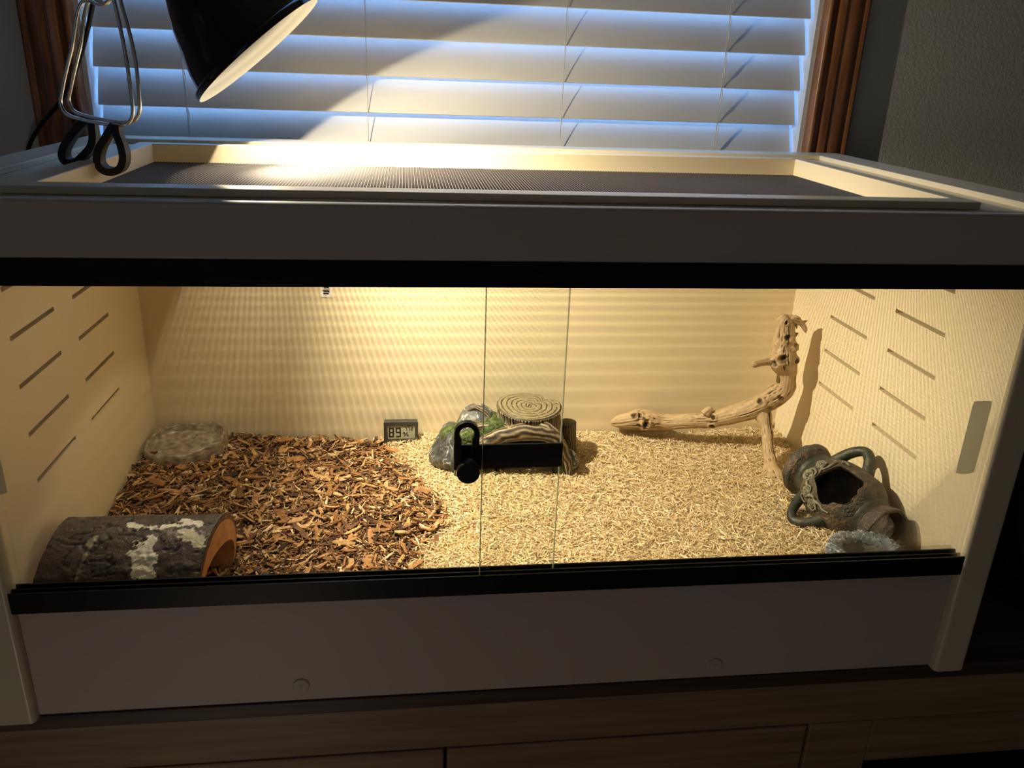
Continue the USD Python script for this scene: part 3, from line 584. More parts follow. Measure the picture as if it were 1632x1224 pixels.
# ------------------------------------------------------------------ resin water dish in the corner
dish_mat = mat('resin_rock', (0.30, 0.24, 0.18), 0.32, vary=[(0.3, (0.17, 0.13, 0.095)), (0.55, (0.36, 0.29, 0.21)), (0.75, (0.55, 0.47, 0.36))], scale=(1, 1, 2.5), nscale=90, detail=8, bump=((160, 160, 300), 0.3, 0.002))
dish = thing('water_dish', 'shallow grey brown rock look dish in the back left corner', 'dish', (.062, .525, .112))
def dish_mesh():
    n = 120; th = np.arange(n) * 2 * PI / n; c = np.array([.0690, .5160])
    # corner shape: square to the walls at the back left, a slanting rounded front
    def rad(th):
        d = np.stack([np.cos(th), np.sin(th)], 1); r = 1 / np.maximum(1e-6, (np.abs(d[:, 0] / .0660) ** 3 + np.abs(d[:, 1] / .0655) ** 3) ** (1 / 3))
        q = d @ unit([.50, -.80]); return np.where(q > 0, np.minimum(r, .060 / np.maximum(q, 1e-6)), r)
    R0 = rad(th); k = np.array([1, 4, 6, 4, 1]) / 16
    for _ in range(3): R0 = sum(w * np.roll(R0, s) for w, s in zip(k, (-2, -1, 0, 1, 2)))
    prof = [(1.00, -.004), (1.02, .006), (1.0, .018), (.99, .025), (.965, .0290), (.93, .0290), (.895, .0265), (.87, .020), (.80, .0155), (.6, .0130), (.3, .0125), (.02, .0125)]
    V = []
    for s, z in prof:
        P = np.stack([c[0] + R0 * s * np.cos(th), c[1] + R0 * s * np.sin(th), np.full(n, z)], 1)
        nz = fbm(P * 70, 3, 2)
        lift = .010 * np.clip((P[:, 0] - .085) / .05, 0, 1) * (z > .01) * (s > .88) + .004 * np.clip((P[:, 1] - .5) / .08, 0, 1)
        P[:, 2] += .1100 + lift * (z > 0) + (.005 * (nz - .5) if s > .86 else .0005 * (nz - .5)); P[:, :2] += ((.006 * (nz - .5))[:, None] * np.stack([np.cos(th), np.sin(th)], 1) if s > .9 else 0)
        V.append(P)
    V = np.vstack(V); V[:, 0] = np.maximum(V[:, 0], .0015); V[:, 1] = np.minimum(V[:, 1], D - .0015); f = grid_faces(len(prof), n); a = len(V)
    j = np.arange(n); j2 = (j + 1) % n
    V = np.vstack([V, [[c[0], c[1], .121]], [[c[0], c[1], .1085]]])
    return V, np.vstack([f, np.stack([(len(prof) - 1) * n + j, (len(prof) - 1) * n + j2, np.full(n, a)], 1), np.stack([j2, j, np.full(n, a + 1)], 1)])
obj('basin', dish_mesh(), dish_mat, dish, smooth=True)

# ------------------------------------------------------------------ thermometer
gauge = thing('thermometer', 'small black digital thermometer and hygrometer against the back wall', 'thermometer', (.44, .56, .10))
case_mat = mat('dark_grey_plastic', (0.040, 0.038, 0.038), 0.35); lcd = mat('lcd_screen', (0.36, 0.37, 0.28), 0.25); seg_mat = mat('lcd_segment', (0.010, 0.012, 0.010), 0.4)
GY = .5520; gx0, gx1, gz0, gz1 = .4095, .4725, .103, .1500
case = sbox(gx0, gz0, gx1, gz1).buffer(-.002).buffer(.002)
win_ = sbox(gx0 + .0065, .1165, gx1 - .0060, .1425)
obj('case', cat_(extrude(case.difference(win_), 'y', GY, GY + .003), extrude(case.buffer(-.0008), 'y', GY + .0025, GY + .0165)), case_mat, gauge, smooth=30)
obj('screen', extrude(win_, 'y', GY + .0012, GY + .0024), lcd, gauge, label='grey green display')
SEG = {'0': 'abcdef', '1': 'bc', '2': 'abged', '3': 'abgcd', '7': 'abc', '8': 'abcdefg', '9': 'abcdfg'}
def digit(ch, x, z, w, h, t):
    g = t * .3; hh = h / 2
    S = {'a': sbox(x + g, z + h - t, x + w - g, z + h), 'g': sbox(x + g, z + hh - t / 2, x + w - g, z + hh + t / 2), 'd': sbox(x + g, z, x + w - g, z + t),
         'f': sbox(x, z + hh + g / 2, x + t, z + h - g / 2), 'b': sbox(x + w - t, z + hh + g / 2, x + w, z + h - g / 2), 'e': sbox(x, z + g / 2, x + t, z + hh - g / 2), 'c': sbox(x + w - t, z + g / 2, x + w, z + hh - g / 2)}
    return unary_union([S[c] for c in SEG[ch]])
scr = unary_union([digit('8', .4186, .1200, .0094, .0190, .0024), digit('9', .4312, .1200, .0094, .0190, .0024),
                   digit('7', .4478, .1330, .0038, .0076, .0011), digit('7', .4530, .1330, .0038, .0076, .0011), digit('2', .4592, .1330, .0038, .0076, .0011), Point(.4578, .1338).buffer(.0005)])
obj('digits', extrude(scr, 'y', GY + .0008, GY + .00125), seg_mat, gauge, label='large black digits 89 and small 77.2')
pc = unary_union([Point(.4465, .1278).buffer(.0019).difference(Point(.4465, .1278).buffer(.0009)), Point(.4530, .1232).buffer(.0019).difference(Point(.4530, .1232).buffer(.0009)), affinity.rotate(sbox(.4492, .1208, .4503, .1302), -38)])
obj('percent_sign', extrude(pc, 'y', GY + .0008, GY + .00125), seg_mat, gauge)

# ------------------------------------------------------------------ resin stump hide
hide = thing('stump_hide', 'resin reptile hide shaped like a mossy tree stump over rocks', 'reptile hide', (.625, .485, .105))
rock_mat = tone_mat('hide_grey_rock', [(0.0, (0.018, 0.020, 0.020)), (0.45, (0.060, 0.066, 0.064)), (0.7, (0.13, 0.135, 0.13)), (0.9, (0.42, 0.42, 0.40))], 0.5, 90, 0.5, bump=(180, 0.4, 0.002))
moss_mat = mat('hide_moss', (0.06, 0.11, 0.012), 0.75, vary=[(0.3, (0.018, 0.032, 0.008)), (0.5, (0.055, 0.085, 0.016)), (0.72, (0.13, 0.16, 0.04))], nscale=170, detail=5, bump=((420, 420, 420), 0.8, 0.004))
hbark_mat = tone_mat('hide_stump_bark', [(0.0, (0.012, 0.009, 0.006)), (0.35, (0.055, 0.040, 0.024)), (0.6, (0.17, 0.125, 0.075)), (0.85, (0.38, 0.29, 0.18))], 0.6, 220, 0.25, nvec=(1, 1, .4))
disc_mat = tone_mat('hide_stump_rings', [(0.0, (0.018, 0.014, 0.009)), (0.35, (0.10, 0.078, 0.045)), (0.6, (0.235, 0.185, 0.105)), (0.9, (0.36, 0.29, 0.17))], 0.6, 150, 0.3)
cave = m3.Manifold.batch_hull([m3.Manifold.sphere(.012, 24).translate([x, y, z]) for x, z in ((.630, .100), (.634, .152), (.650, .170), (.672, .171), (.690, .154), (.696, .100)) for y in (.38, .50)])
def rock(c, r, seed, ridged=True, amp=.16, flat=3.2):
    s = trimesh.creation.icosphere(5); d = s.vertices; rg_ = np.random.default_rng(seed); nn = rg_.normal(size=(22, 3)); nn /= np.linalg.norm(nn, axis=1)[:, None]; hh = rg_.uniform(.80, 1.0, 22)
    q = d * np.minimum(1.02, np.where(d @ nn.T > .05, hh / np.maximum(d @ nn.T, .05), 9).min(1))[:, None]
    p = q * np.array(r); nz = fbm((p + c) * 32, 4, seed); fc = np.abs(fbm((p + c) * 55, 3, seed + 2) - .5)
    v = p * (1 + .6 * amp * (2 * nz - 1))[:, None] + c
    return v, s.faces, np.clip(.40 + 1.3 * (nz - .5) + np.where(fc < .016, .5, 0), 0, 1)
def carve(mesh):
    mm = man(mesh) - cave; k = mm.to_mesh(); return np.array(k.vert_properties[:, :3], float), np.array(k.tri_verts)
def put_rock(c, r, seed, **k):
    v, f, t = rock(np.array(c), r, seed, **k); v[:, 1] = np.minimum(v[:, 1], D - .003); obj('rock', (v, f), rock_mat, hide, smooth=True, tone=t)
put_rock((.5415, .472, .124), (.050, .064, .062), 2)
put_rock((.578, .500, .150), (.040, .050, .052), 7)
put_rock((.7300, .435, .118), (.022, .026, .026), 9)
def moss(c, r, seed, amp=.22):
    v, f, _ = blob(np.array(c), r, 5, amp, 60, seed); v[:, 1] = np.minimum(v[:, 1], D - .003); return v, f
obj('moss', carve(moss((.598, .478, .138), (.052, .058, .056), 3)), moss_mat, hide, smooth=60)
obj('moss', moss((.557, .432, .128), (.017, .026, .040), 4), moss_mat, hide, smooth=True)
obj('moss', moss((.538, .468, .160), (.028, .030, .022), 6), moss_mat, hide, smooth=True)
obj('moss', moss((.715, .412, .120), (.014, .012, .026), 8), moss_mat, hide, smooth=True)
obj('moss', moss((.622, .420, .143), (.016, .014, .018), 12), moss_mat, hide, smooth=True)
obj('moss', moss((.606, .455, .170), (.030, .028, .028), 14), moss_mat, hide, smooth=True)
obj('moss', moss((.560, .440, .168), (.022, .018, .016), 15), moss_mat, hide, smooth=True)
SC = np.array([.6655, .478]); n, m = 240, 60
th = np.arange(n) * 2 * PI / n
zz = np.linspace(.106, .2085, m)
def edge(th): return 1 + .03 * np.sin(3 * th + 1) + .05 * np.exp(-((th - .25) / .25) ** 2) - .20 * np.exp(-((th - 0.72) / .16) ** 2) + .06 * np.exp(-((th - 1.05) / .14) ** 2)
V, T = [], []
for k, z in enumerate(zz):
    u = (z - .106) / .1025
    r = .0545 + .020 * (1 - u) ** 2.2 + .003 * np.clip((u - .9) / .1, 0, 1)
    g = fbm(np.stack([np.cos(th) * 9, np.sin(th) * 9, np.full(n, z * 14)], -1), 3, 4); rg = np.abs(np.sin(th * 34 + 5 * g + 14 * (1 - u) * (g - .5)))
    rr = r * edge(th) * (1 + .07 * (rg - .6) * min(1, (1.06 - u) * 5) + .08 * (g - .5))
    V.append(np.stack([SC[0] + np.cos(th) * rr * 1.0, SC[1] + np.sin(th) * rr * 1.04, np.full(n, z) + .002 * np.cos(th - 2.2) * u], 1)); T.append(.06 + .72 * rg ** 1.6 + .25 * (g - .5))
V, T = np.vstack(V), np.concatenate(T); f = grid_faces(m, n); k = len(V); j = np.arange(n); j2 = (j + 1) % n
V = np.vstack([V, [[*SC, .106]], [[*SC, .2085]]]); f = np.vstack([f, np.stack([j2, j, np.full(n, k)], 1), np.stack([(m - 1) * n + j, (m - 1) * n + j2, np.full(n, k + 1)], 1)]); T = np.r_[T, .2, .2]
tr = trimesh.Trimesh(V, f, process=False)
if tr.volume < 0: tr.invert()
cv, cf = carve(tr)
from scipy.spatial import cKDTree
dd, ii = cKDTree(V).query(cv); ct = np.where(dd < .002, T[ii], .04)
obj('stump', (cv, cf), hbark_mat, hide, smooth=True, tone=ct, label='brown grooved stump over a dark cave opening')
rrs = np.linspace(0, 1, 70); V, T = [], []
for q in rrs:
    rr = .0562 * edge(th) * q; P = np.stack([SC[0] + np.cos(th) * rr, SC[1] + np.sin(th) * rr * 1.04, np.full(n, .2085) + .002 * np.cos(th - 2.2)], 1)
    wob = .10 * (fbm(np.stack([np.cos(th) * 1.4, np.sin(th) * 1.4, np.full(n, q * 1.5)], -1), 3, 8) - .5) * 2
    ph = (q * (1 + wob * .8) * 6.3) % 1; ln = np.exp(-((ph - .5) / .085) ** 2) * (q > .06) * (q < .93) * (fbm(np.stack([np.cos(th) * 3, np.sin(th) * 3, np.full(n, q * 9)], -1), 2, 3) > .33)
    g = fbm(P * 160, 3, 6); P[:, 2] += .0022 - .0014 * ln + .0006 * g - .002 * (q > .985); V.append(P); T.append(.62 + .3 * (g - .5) - .75 * ln - .35 * (q > .97))
obj('stump_top', (np.vstack(V), grid_faces(len(rrs), n)), disc_mat, hide, smooth=True, tone=np.concatenate(T), label='flat stump top with dark growth rings')
def root_disp(seed, k=7, a=.20):
    def d(s, th, P):
        g = fbm(P * 45, 3, seed); r = np.abs(np.sin(th * k / 2 + 6 * g + s * 25)); return 1 + a * (r - .6) + .15 * (g - .5), .05 + .75 * r ** 1.5
    return d
def root(pts, rad, seed):
    v, f, t = tube(pts, rad, 40, 70, root_disp(seed)); obj('root', (v, f), hbark_mat, hide, smooth=True, tone=t)
root([(.534, .404, .112), (.540, .412, .130), (.560, .416, .1540), (.590, .411, .1760), (.622, .408, .1885), (.655, .407, .1915), (.686, .408, .1875), (.709, .407, .1700), (.7245, .406, .1380), (.729, .402, .112)], [.004, .0065, .0085, .0108, .0122, .0125, .0122, .0112, .0085, .006], 1)
root([(.668, .440, .188), (.655, .423, .192), (.630, .412, .192), (.610, .409, .184)], [.010, .011, .010, .006], 2)
root([(.668, .440, .188), (.684, .423, .192), (.704, .411, .184), (.714, .407, .170)], [.010, .011, .009, .006], 3)
root([(.630, .440, .185), (.595, .447, .186), (.562, .452, .1795), (.545, .445, .160), (.548, .425, .135)], [.007, .0065, .0055, .0042, .003], 5)
root([(.612, .430, .176), (.585, .424, .160), (.570, .416, .140), (.566, .408, .118)], [.008, .0075, .006, .004], 6)
root([(.560, .490, .196), (.572, .487, .205), (.590, .480, .196), (.600, .470, .178)], [.003, .0038, .0042, .004], 8)
root([(.536, .470, .172), (.545, .463, .184), (.560, .458, .190), (.580, .455, .185)], [.003, .0038, .0042, .004], 9)
v, f, t = tube([(.742, .500, .105), (.7415, .500, .140), (.740, .500, .168)], [.019, .0175, .0165], 48, 40, root_disp(4, 22, .12)); obj('stub', (v, f), hbark_mat, hide, smooth=True, tone=t, label='small dark broken stub behind the stump')

# ------------------------------------------------------------------ driftwood branch
drift = thing('driftwood_branch', 'pale sandblasted driftwood branch standing at the right back', 'branch', (1.02, .47, .11))
drift_mat = tone_mat('driftwood', [(0.0, (0.030, 0.017, 0.009)), (0.25, (0.17, 0.105, 0.050)), (0.5, (0.40, 0.275, 0.145)), (0.8, (0.56, 0.41, 0.235)), (1.0, (0.66, 0.50, 0.31))], 0.65, 130, 0.22, bump=(260, 0.35, 0.002))
def drift_disp(seed, knots=(), groove=.07, line=None):
    def d(s, th, P):
        g = fbm(P * 38, 4, seed); lane = fbm(np.stack([np.cos(th) * 3.4, np.sin(th) * 3.4, s * 7.5], -1), 4, seed + 3)
        cr = np.clip(1 - np.abs(lane - .5) / .022, 0, 1) * np.clip((fbm(np.stack([np.cos(th), np.sin(th), s * 14], -1), 2, seed + 7) - .42) * 9, 0, 1)
        fine = np.abs(np.sin(th * 9 + 8 * lane + s * 4))
        fac = 1 + .30 * (g - .5) + groove * (fine - .6) * .6 - .13 * cr; tone = .62 + .35 * (lane - .5) + .12 * (fine - .6) - .75 * cr
        if line is not None:
            ln = np.abs((th - line - 1.1 * (fbm(np.stack([s * 22, 0 * s, 0 * s], -1), 3, seed) - .5) + PI) % (2 * PI) - PI); ln = np.exp(-(ln / .13) ** 2); fac = fac - .22 * ln; tone = tone - .75 * ln
        for ks, kt, kr, kh in knots:
            dt = (th - kt + PI) % (2 * PI) - PI; q = np.hypot((s - ks) / kr, dt * .017 / kr) + .9 * (fbm(P * 110, 3, seed) - .5)
            fac = fac + kh * (.75 * np.exp(-((q - .9) / .45) ** 2) - .7 * np.exp(-(q / .55) ** 2)); tone = tone - .75 * np.exp(-(q / .45) ** 2) - .30 * np.exp(-((q - .62) / .14) ** 2) + .08 * np.exp(-((q - 1) / .3) ** 2)
        return fac, np.clip(tone, 0, 1)
    return d
limb = np.array([(0.8457, 0.575, 0.1315, 0.0061), (0.8557, 0.572, 0.1366, 0.0121), (0.8729, 0.568, 0.1407, 0.0165), (0.9014, 0.56, 0.145, 0.0205), (0.9243, 0.553, 0.1437, 0.018), (0.9388, 0.548, 0.1444, 0.015), (0.9754, 0.53, 0.1529, 0.0142), (1.0159, 0.515, 0.1614, 0.0153), (1.0531, 0.497, 0.18, 0.0175), (1.0879, 0.482, 0.1997, 0.019), (1.1155, 0.474, 0.2249, 0.0205), (1.1310, 0.47, 0.247, 0.0187), (1.1305, 0.47, 0.2689, 0.0169), (1.1206, 0.47, 0.2941, 0.023), (1.1174, 0.47, 0.3142, 0.0217), (1.1165, 0.47, 0.3352, 0.0190), (1.1141, 0.47, 0.3561, 0.0160), (1.1125, 0.47, 0.3687, 0.0150), (1.1150, 0.47, 0.3744, 0.0115)])
limb[:, 1] = np.minimum(limb[:, 1], .583 - limb[:, 3] * 1.15); 
t_, A_, B_ = frames(limb[:, :3]); S_ = np.r_[0, np.cumsum(np.linalg.norm(np.diff(limb[:, :3], axis=0), axis=1))]
def face(i, dx=0., dz=0.):
    """Angle on the limb that looks towards the room at section i."""
    d = unit([dx, -.85, .45 + dz]); return math.atan2(d @ B_[i], d @ A_[i]) % (2 * PI)
kn = [(S_[2] + .012, face(2, -.2, .3), .0065, .22), (S_[3] + .004, face(3, .3, -.5), .010, .26), (S_[3] - .008, face(3, 0, .2), .006, .2), (S_[7] + .010, face(7, 0, .1), .0065, .22), (S_[7] + .004, face(7, .2, -.8), .006, .2),
      (S_[9] + .014, face(9, 0, .3), .0085, .24), (S_[10] + .008, face(10, .5, .1), .007, .18), (S_[13] + .002, face(13, .8, 0), .007, .22), (S_[14] - .006, face(14, -.35, 0), .009, .28), (S_[14] - .016, face(14, -1.2, -.2), .006, .22),
      (S_[15] - .007, face(15, .7, 0), .006, .22), (S_[15] + .008, face(15, -.1, 0), .0075, .24), (S_[14] + .010, face(14, .9, 0), .005, .2), (S_[17], face(17, -.2, 0), .0035, .2)]
main = tube(limb[:, :3], limb[:, 3], 96, 420, drift_disp(2, kn))
def arm(p, seed, n=40, m=50, kn=(), line=False):
    p = np.array(p); a_, b_ = [q[len(p) // 2] for q in frames(p[:, :3])[1:]]; d = unit([.25, -.85, .35])
    return tube(p[:, :3], p[:, 3], n, m, drift_disp(seed, kn, .05, math.atan2(d @ b_, d @ a_) if line else None))
leg_ = [(1.0908, 0.48, 0.1992, 0.0138), (1.0994, 0.474, 0.1892, 0.0149), (1.1004, 0.452, 0.1689, 0.0100), (1.0959, 0.428, 0.1476, 0.0096), (1.0921, 0.402, 0.1305, 0.0105), (1.0858, 0.376, 0.1193, 0.0154), (1.0866, 0.364, 0.1138, 0.0180), (1.0846, 0.352, 0.110, 0.0150)]
parts_ = [main, arm([(1.1123, 0.47, 0.3676, 0.0092), (1.1199, 0.468, 0.3720, 0.0082), (1.1285, 0.465, 0.3705, 0.0070), (1.1386, 0.463, 0.3655, 0.0052), (1.1450, 0.46, 0.3570, 0.0040), (1.147, .459, .3500, .0012)], 5),
          arm([(1.1385, .463, .364, .004), (1.1440, .463, .3685, .0028), (1.1475, .462, .3712, .0010)], 15, 16, 14),
          arm([(1.1180, .466, .371, .005), (1.1250, .462, .3775, .0035), (1.1330, .459, .3765, .0012)], 16, 16, 14),
          arm([(1.1285, .464, .370, .004), (1.1300, .462, .3610, .0022), (1.1305, .461, .3565, .0008)], 17, 16, 14),
          arm([(1.0983, 0.47, 0.2942, 0.0095), (1.0883, 0.468, 0.2927, 0.0067), (1.0751, 0.464, 0.2918, 0.0056), (1.0631, 0.46, 0.291, 0.0061), (1.0580, 0.458, 0.2912, 0.0030)], 6),
          arm([(1.1211, 0.468, 0.3359, 0.0085), (1.1275, 0.464, 0.343, 0.0058), (1.1340, 0.46, 0.3487, 0.0012)], 7, 24, 20),
          arm([(1.1260, .462, .320, .008), (1.1315, .455, .3230, .0065), (1.1340, .452, .3240, .0040)], 18, 24, 20),
          arm([(1.0051, 0.51, 0.1752, 0.0094), (1.0102, 0.51, 0.1828, 0.007), (1.0146, 0.51, 0.1865, 0.0047)], 8, 24, 20)]
obj('limb', join(*parts_)[:2], drift_mat, drift, smooth=True, tone=join(*parts_)[2])
legs = [arm(leg_, 9, 64, 150, [(.105, 2.0, .006, .2), (.12, 3.2, .007, .22)], True), arm([(1.0822, 0.378, 0.1213, 0.0099), (1.066, 0.365, 0.1153, 0.0087), (1.0475, 0.352, 0.1118, 0.0065), (1.0359, 0.345, 0.1098, 0.0032)], 10, 32, 40),
        arm([(1.0915, 0.372, 0.1173, 0.0099), (1.1009, 0.365, 0.1128, 0.0095), (1.1046, 0.352, 0.1095, 0.0060)], 11, 32, 40), arm([(1.080, .366, .116, .012), (1.074, .350, .1115, .011), (1.070, .340, .108, .007)], 13, 32, 40)]
obj('leg', join(*legs)[:2], drift_mat, drift, smooth=True, tone=join(*legs)[2])

# ------------------------------------------------------------------ broken amphora
jar = thing('amphora_hide', 'broken green brown clay amphora lying against the right wall', 'jar', (1.12, .19, .12))
jar_mat = mat('weathered_clay', (0.10, 0.075, 0.05), 0.55, vary=[(0.30, (0.030, 0.036, 0.026)), (0.45, (0.062, 0.052, 0.036)), (0.58, (0.11, 0.075, 0.046)), (0.75, (0.17, 0.12, 0.075))], nscale=55, detail=8, bump=((260, 260, 260), 0.9, 0.004))
green_mat = mat('verdigris_clay', (0.03, 0.05, 0.035), 0.5, vary=[(0.3, (0.014, 0.019, 0.012)), (0.5, (0.036, 0.040, 0.026)), (0.7, (0.085, 0.070, 0.044))], nscale=70, detail=5, bump=((260, 260, 260), 0.4, 0.002))
relief_mat = mat('pale_relief', (0.23, 0.21, 0.14), 0.5, vary=[(0.3, (0.085, 0.078, 0.05)), (0.65, (0.27, 0.25, 0.17))], nscale=200, bump=((420, 420, 420), 0.4, 0.002))
JA, JB = np.array([1.090, .286, .1785]), np.array([1.1385, .107, .1590]); JX = unit(JB - JA); JL = np.linalg.norm(JB - JA)
prof = np.array([(-.004, .0340), (.000, .0395), (.004, .0420), (.016, .0425), (.021, .0405), (.025, .0355), (.031, .0335), (.038, .0365), (.048, .0430), (.065, .0495), (.085, .0530), (.105, .0540), (.122, .0525), (.136, .0475), (.146, .0405), (.153, .0345), (.158, .0320), (.162, .0330), (.168, .0345), (.174, .0365), (.179, .0380), (.182, .0370)])
pt = np.linspace(prof[0, 0], prof[-1, 0], 110); pr = np.stack([pt, PchipInterpolator(prof[:, 0], prof[:, 1])(pt)], 1)
inn_ = np.stack([pt[::-1][:-8], pr[::-1, 1][:-8] - np.interp(pt[::-1][:-8], [0, .16, .182], [.006, .0055, .004])], 1)
def jd(t, th):
    P = np.stack([np.cos(th) * 3.2, np.sin(th) * 3.2, t * 55], -1); rough = np.where((t < .022), .10, .05)
    return 1 + rough * (fbm(P, 4, 3) - .5) + .02 * (fbm(P * 4, 2, 9) - .5)
def rotf(p, q): return p
body = lathe(np.vstack([pr, inn_]), JA, JX, 120, disp=jd)
# the hole: a ragged pentagon broken through the upper front of the belly
up0 = unit(np.array([-.28, -.42, .86])); up0 = unit(up0 - JX * (up0 @ JX)); sd0 = np.cross(JX, up0)
up = unit(np.array([-.52, -.42, .66])); up = unit(up - JX * (up @ JX)); sd = np.cross(JX, up)
HC = JA + JX * .104
ang = np.linspace(0, 2 * PI, 26)[:-1]; pent = []
rg = np.random.default_rng(8)
for a in ang:
    k5 = 2 * PI / 5; w = ((a + .35) % k5) - k5 / 2; r = .0365 * math.cos(k5 / 2) / math.cos(w) * rg.uniform(.94, 1.07); pent.append((r * math.cos(a) * 1.08, r * math.sin(a) * 1.0))
pl = trimesh.creation.extrude_polygon(Polygon(pent), .09, engine='earcut'); Mx = np.eye(4); Mx[:3, 0], Mx[:3, 1], Mx[:3, 2], Mx[:3, 3] = JX, sd, up, HC + up * .012
if np.linalg.det(Mx[:3, :3]) < 0: Mx[:3, 1] *= -1
pl.apply_transform(Mx)
bm = man(body); bm = bm - man(pl)
obj('body', bm, jar_mat, jar, smooth=45, label='mottled brown clay body with a ragged hole')
def band(t0, t1, off, m_, name, lab=None, amp=.05):
    tt = np.linspace(t0, t1, 16); rr = PchipInterpolator(prof[:, 0], prof[:, 1])(tt); o = off * np.sin(np.linspace(0, PI, 16)) ** .7
    ms = lathe(np.vstack([np.stack([tt, rr + o], 1), np.stack([tt[::-1], rr[::-1] - .003], 1)]), JA, JX, 90, disp=lambda t, th: 1 + amp * (fbm(np.stack([np.cos(th) * 3.2, np.sin(th) * 3.2, t * 55], -1), 4, 3) - .5), close=False)
    obj(name, ms, m_, jar, smooth=True, label=lab)
band(.023, .047, .0014, green_mat, 'neck_band', 'dark green band at the neck')
band(.002, .020, .0022, jar_mat, 'foot_ring', amp=.12)
band(.150, .160, .0018, green_mat, 'mouth_collar')
def on_jar(t, a, h=0., u_=up, s_=sd):
    """Point on the jar: t along the axis, a degrees around from the hole direction towards the left."""
    r = PchipInterpolator(prof[:, 0], prof[:, 1])(t) + h; a = math.radians(a); d = math.cos(a) * u_ + math.sin(a) * s_; return JA + JX * t + d * r, d
sgn = 1 if sd[0] < 0 else -1           # positive angles run to the viewer's left
def hnd(a, seed, t0=.040, t1=.098, hgt=.030, r=.0088):
    pts = []
    for u in np.linspace(0, 1, 9):
        t = t0 + (t1 - t0) * u; hh = hgt * math.sin(PI * min(1, u * 1.0)) ** .75 - .004; p, d = on_jar(t0 + (t1 - t0) * (u * .9 + .05), a, hh, up0, sd0); pts.append(p)
    v, f, _ = tube(pts, [r * 1.15, r, r * .95, r * .9, r * .9, r * .95, r, r * 1.05, r * 1.2], 28, 60, lambda s, th, P: (1 + .16 * (fbm(P * 70, 3, seed) - .5), np.zeros_like(s)))
    obj('handle', (v, f), green_mat, jar, smooth=True, label='dark green loop handle')
hnd(sgn * -62, 4, .034, .100, .030); hnd(sgn * 92, 5, .048, .112, .034, .0078)
# moulded relief of roses, leaves and scrolls around the upper left rim of the hole
def torus_at(c, d, R, r, n=20): 
    e1 = unit(np.cross(d, JX)); e2 = np.cross(d, e1); return trimesh.Trimesh(*tube([c + R * (math.cos(a) * e1 + math.sin(a) * e2) for a in np.linspace(0, 2 * PI, n)], r, 8, n)[:2], process=False)
rel = []
for t, a, R in ((.055, 18, .0085), (.058, -12, .0070), (.070, 42, .0075), (.088, 52, .0065)):
    c, d = on_jar(t, sgn * a, .0018); e1 = unit(np.cross(d, JX)); e2 = np.cross(d, e1)
    ms = [torus_at(c, d, R, .0017), torus_at(c + d * .0012, d, R * .55, .0015)]
    for q in range(6):
        aa = q * PI / 3; s = trimesh.creation.icosphere(2); s.vertices = s.vertices * [R * .34, R * .34, R * .2]; s.vertices = s.vertices @ np.array([e1, e2, d]) + c + .72 * R * (math.cos(aa) * e1 + math.sin(aa) * e2) + d * .0008; ms.append(s)
    s = trimesh.creation.icosphere(2, R * .3); s.apply_translation(c + d * .0015); ms.append(s); rel.append(('rose', cat_(*ms)))
def scroll(pts, r):
    P = [on_jar(t, sgn * a, .0016)[0] for t, a in pts]; return trimesh.Trimesh(*tube(P, np.linspace(r, r * .5, len(P)), 10, 40)[:2], process=False)
for pts, r in (([(.050, 8), (.056, 2), (.064, 4), (.066, 12)], .0024), ([(.062, -20), (.066, -8), (.070, 2)], .0026), ([(.068, -34), (.072, -24), (.072, -12), (.068, -4)], .0026), ([(.060, 26), (.066, 32), (.074, 30), (.078, 36)], .0024),
               ([(.078, 44), (.086, 40), (.094, 46), (.100, 56)], .0030), ([(.064, 50), (.060, 58), (.066, 64), (.074, 60)], .0020), ([(.082, 60), (.092, 62), (.098, 54)], .0022), ([(.075, -40), (.080, -44), (.088, -42)], .0026), ([(.092, 44), (.104, 43), (.112, 47), (.122, 46)], .0024)):
    rel.append(('scroll', scroll(pts, r)))
for nm, ms in rel: obj(nm, ms, relief_mat, jar, smooth=True)

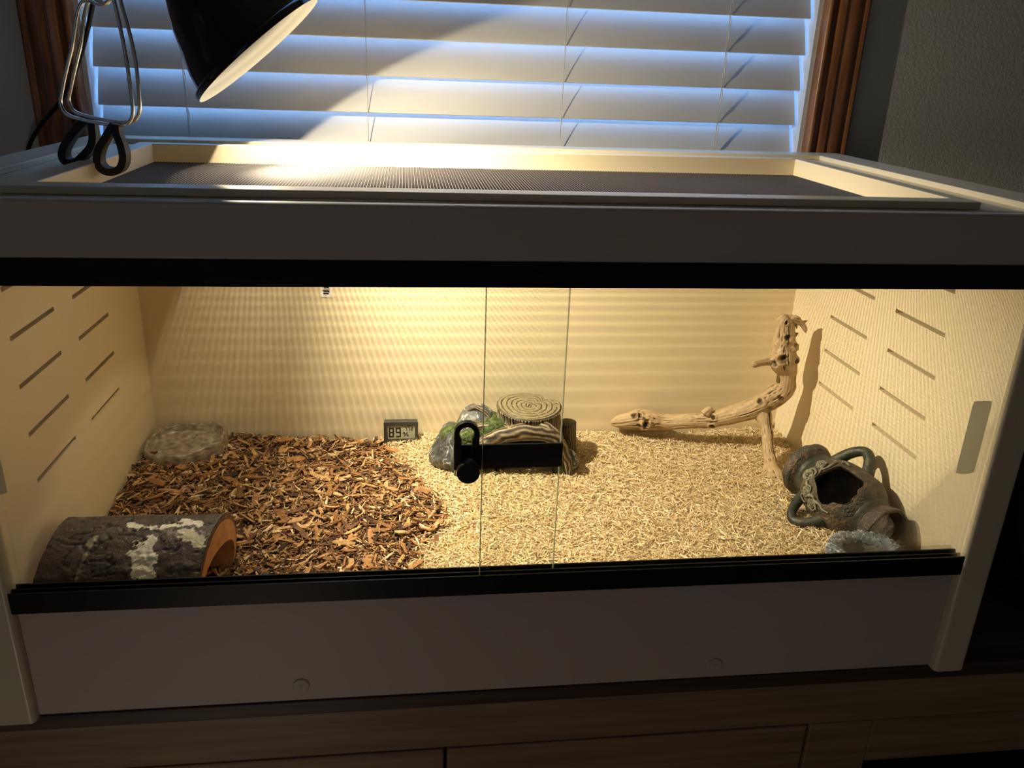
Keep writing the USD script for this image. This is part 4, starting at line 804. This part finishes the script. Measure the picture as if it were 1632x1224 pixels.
# ------------------------------------------------------------------ grey rock bowl
bowl = thing('rock_bowl', 'grey crinkled rock look bowl at the front right before the amphora', 'bowl', (1.080, .067, .1300))
bowl_mat = tone_mat('crinkled_grey_resin', [(0.0, (0.05, 0.058, 0.066)), (0.4, (0.14, 0.155, 0.17)), (0.65, (0.27, 0.28, 0.29)), (0.9, (0.70, 0.69, 0.66))], 0.42, 160, 0.35)
bowl_in = mat('bowl_inside', (0.20, 0.185, 0.15), 0.45, vary=[(0.3, (0.17, 0.155, 0.12)), (0.7, (0.24, 0.22, 0.175))], nscale=30)
BC = np.array([1.080, .0670, .1300])
def bowl_mesh(prof, amp, seed, n=150):
    th = np.arange(n) * 2 * PI / n; V, T = [], []
    for k, (r, z) in enumerate(prof):
        d = np.stack([np.cos(th), np.sin(th)], 1); P = np.stack([BC[0] + r * d[:, 0], BC[1] + r * d[:, 1] * .78, np.full(n, BC[2] + z)], 1)
        lane = fbm(np.stack([P[:, 0] * 130, P[:, 1] * 130, P[:, 2] * 130], -1), 3, seed); rid = np.clip(1 - np.abs(lane - .5) / .09, 0, 1)
        a = amp if prof[0] is not None else 0; P[:, :2] += d * (a * (rid - .4))[:, None]; P[:, 2] += a * .7 * (rid - .4); V.append(P); T.append(.25 + .75 * rid ** 2)
    return np.vstack(V), grid_faces(len(prof), n), np.concatenate(T)
out_p = [(.030, 0), (.046, .001), (.0505, .008), (.0525, .016), (.0535, .024), (.0530, .031), (.0515, .036), (.0490, .0395), (.0460, .0405), (.0430, .0395), (.0405, .0375), (.0392, .035)]
out_p = [(.028, 0), (.043, .001), (.0475, .008), (.0495, .016), (.0505, .024), (.0502, .030), (.0490, .035), (.0465, .0380), (.0430, .0385), (.0390, .0368), (.0330, .0338), (.0285, .0300)]
pp = np.array(out_p); ss = np.r_[0, np.cumsum(np.linalg.norm(np.diff(pp, axis=0), axis=1))]; uu = np.linspace(0, ss[-1], 50); pp = np.stack([np.interp(uu, ss, pp[:, k]) for k in range(2)], 1)
v, f, t = bowl_mesh(list(map(tuple, pp)), .0042, 5); obj('rim', (v, f), bowl_mat, bowl, smooth=True, tone=t, label='crinkled grey and white rim')
v, f, t = bowl_mesh([(.0300, .0318), (.0280, .027), (.0265, .021), (.023, .0155), (.020, .012), (.010, .011), (.0005, .011)], 0.0, 5); obj('basin', (v, f), bowl_in, bowl, smooth=True, label='smooth brown grey inside')

# ------------------------------------------------------------------ dark vase at the right
vase = thing('vase', 'glossy black rounded vase on the cabinet right of the terrarium', 'vase', (1.475, .17, 0))
vase_mat = mat('black_glaze', (0.012, 0.011, 0.012), 0.22)
vp = np.array([(0, .050), (.004, .062), (.030, .092), (.075, .114), (.13, .120), (.19, .112), (.25, .088), (.29, .058), (.315, .046), (.335, .047), (.345, .052)])
tt = np.linspace(0, .345, 50); vr = PchipInterpolator(vp[:, 0], vp[:, 1])(tt)
obj('body', lathe(np.vstack([np.stack([tt, vr], 1), np.stack([tt[::-1][:-3], vr[::-1][:-3] - .005], 1)]), (1.485, .185, 0), (0, 0, 1), 64, ref=(0, 1, 0)), vase_mat, vase, smooth=40)
obj('rim', trimesh.Trimesh(*tube([(1.485 + .051 * math.cos(a), .185 + .051 * math.sin(a), .345) for a in np.linspace(0, 2 * PI, 40)], .003, 10, 60)[:2], process=False), vase_mat, vase, smooth=True)
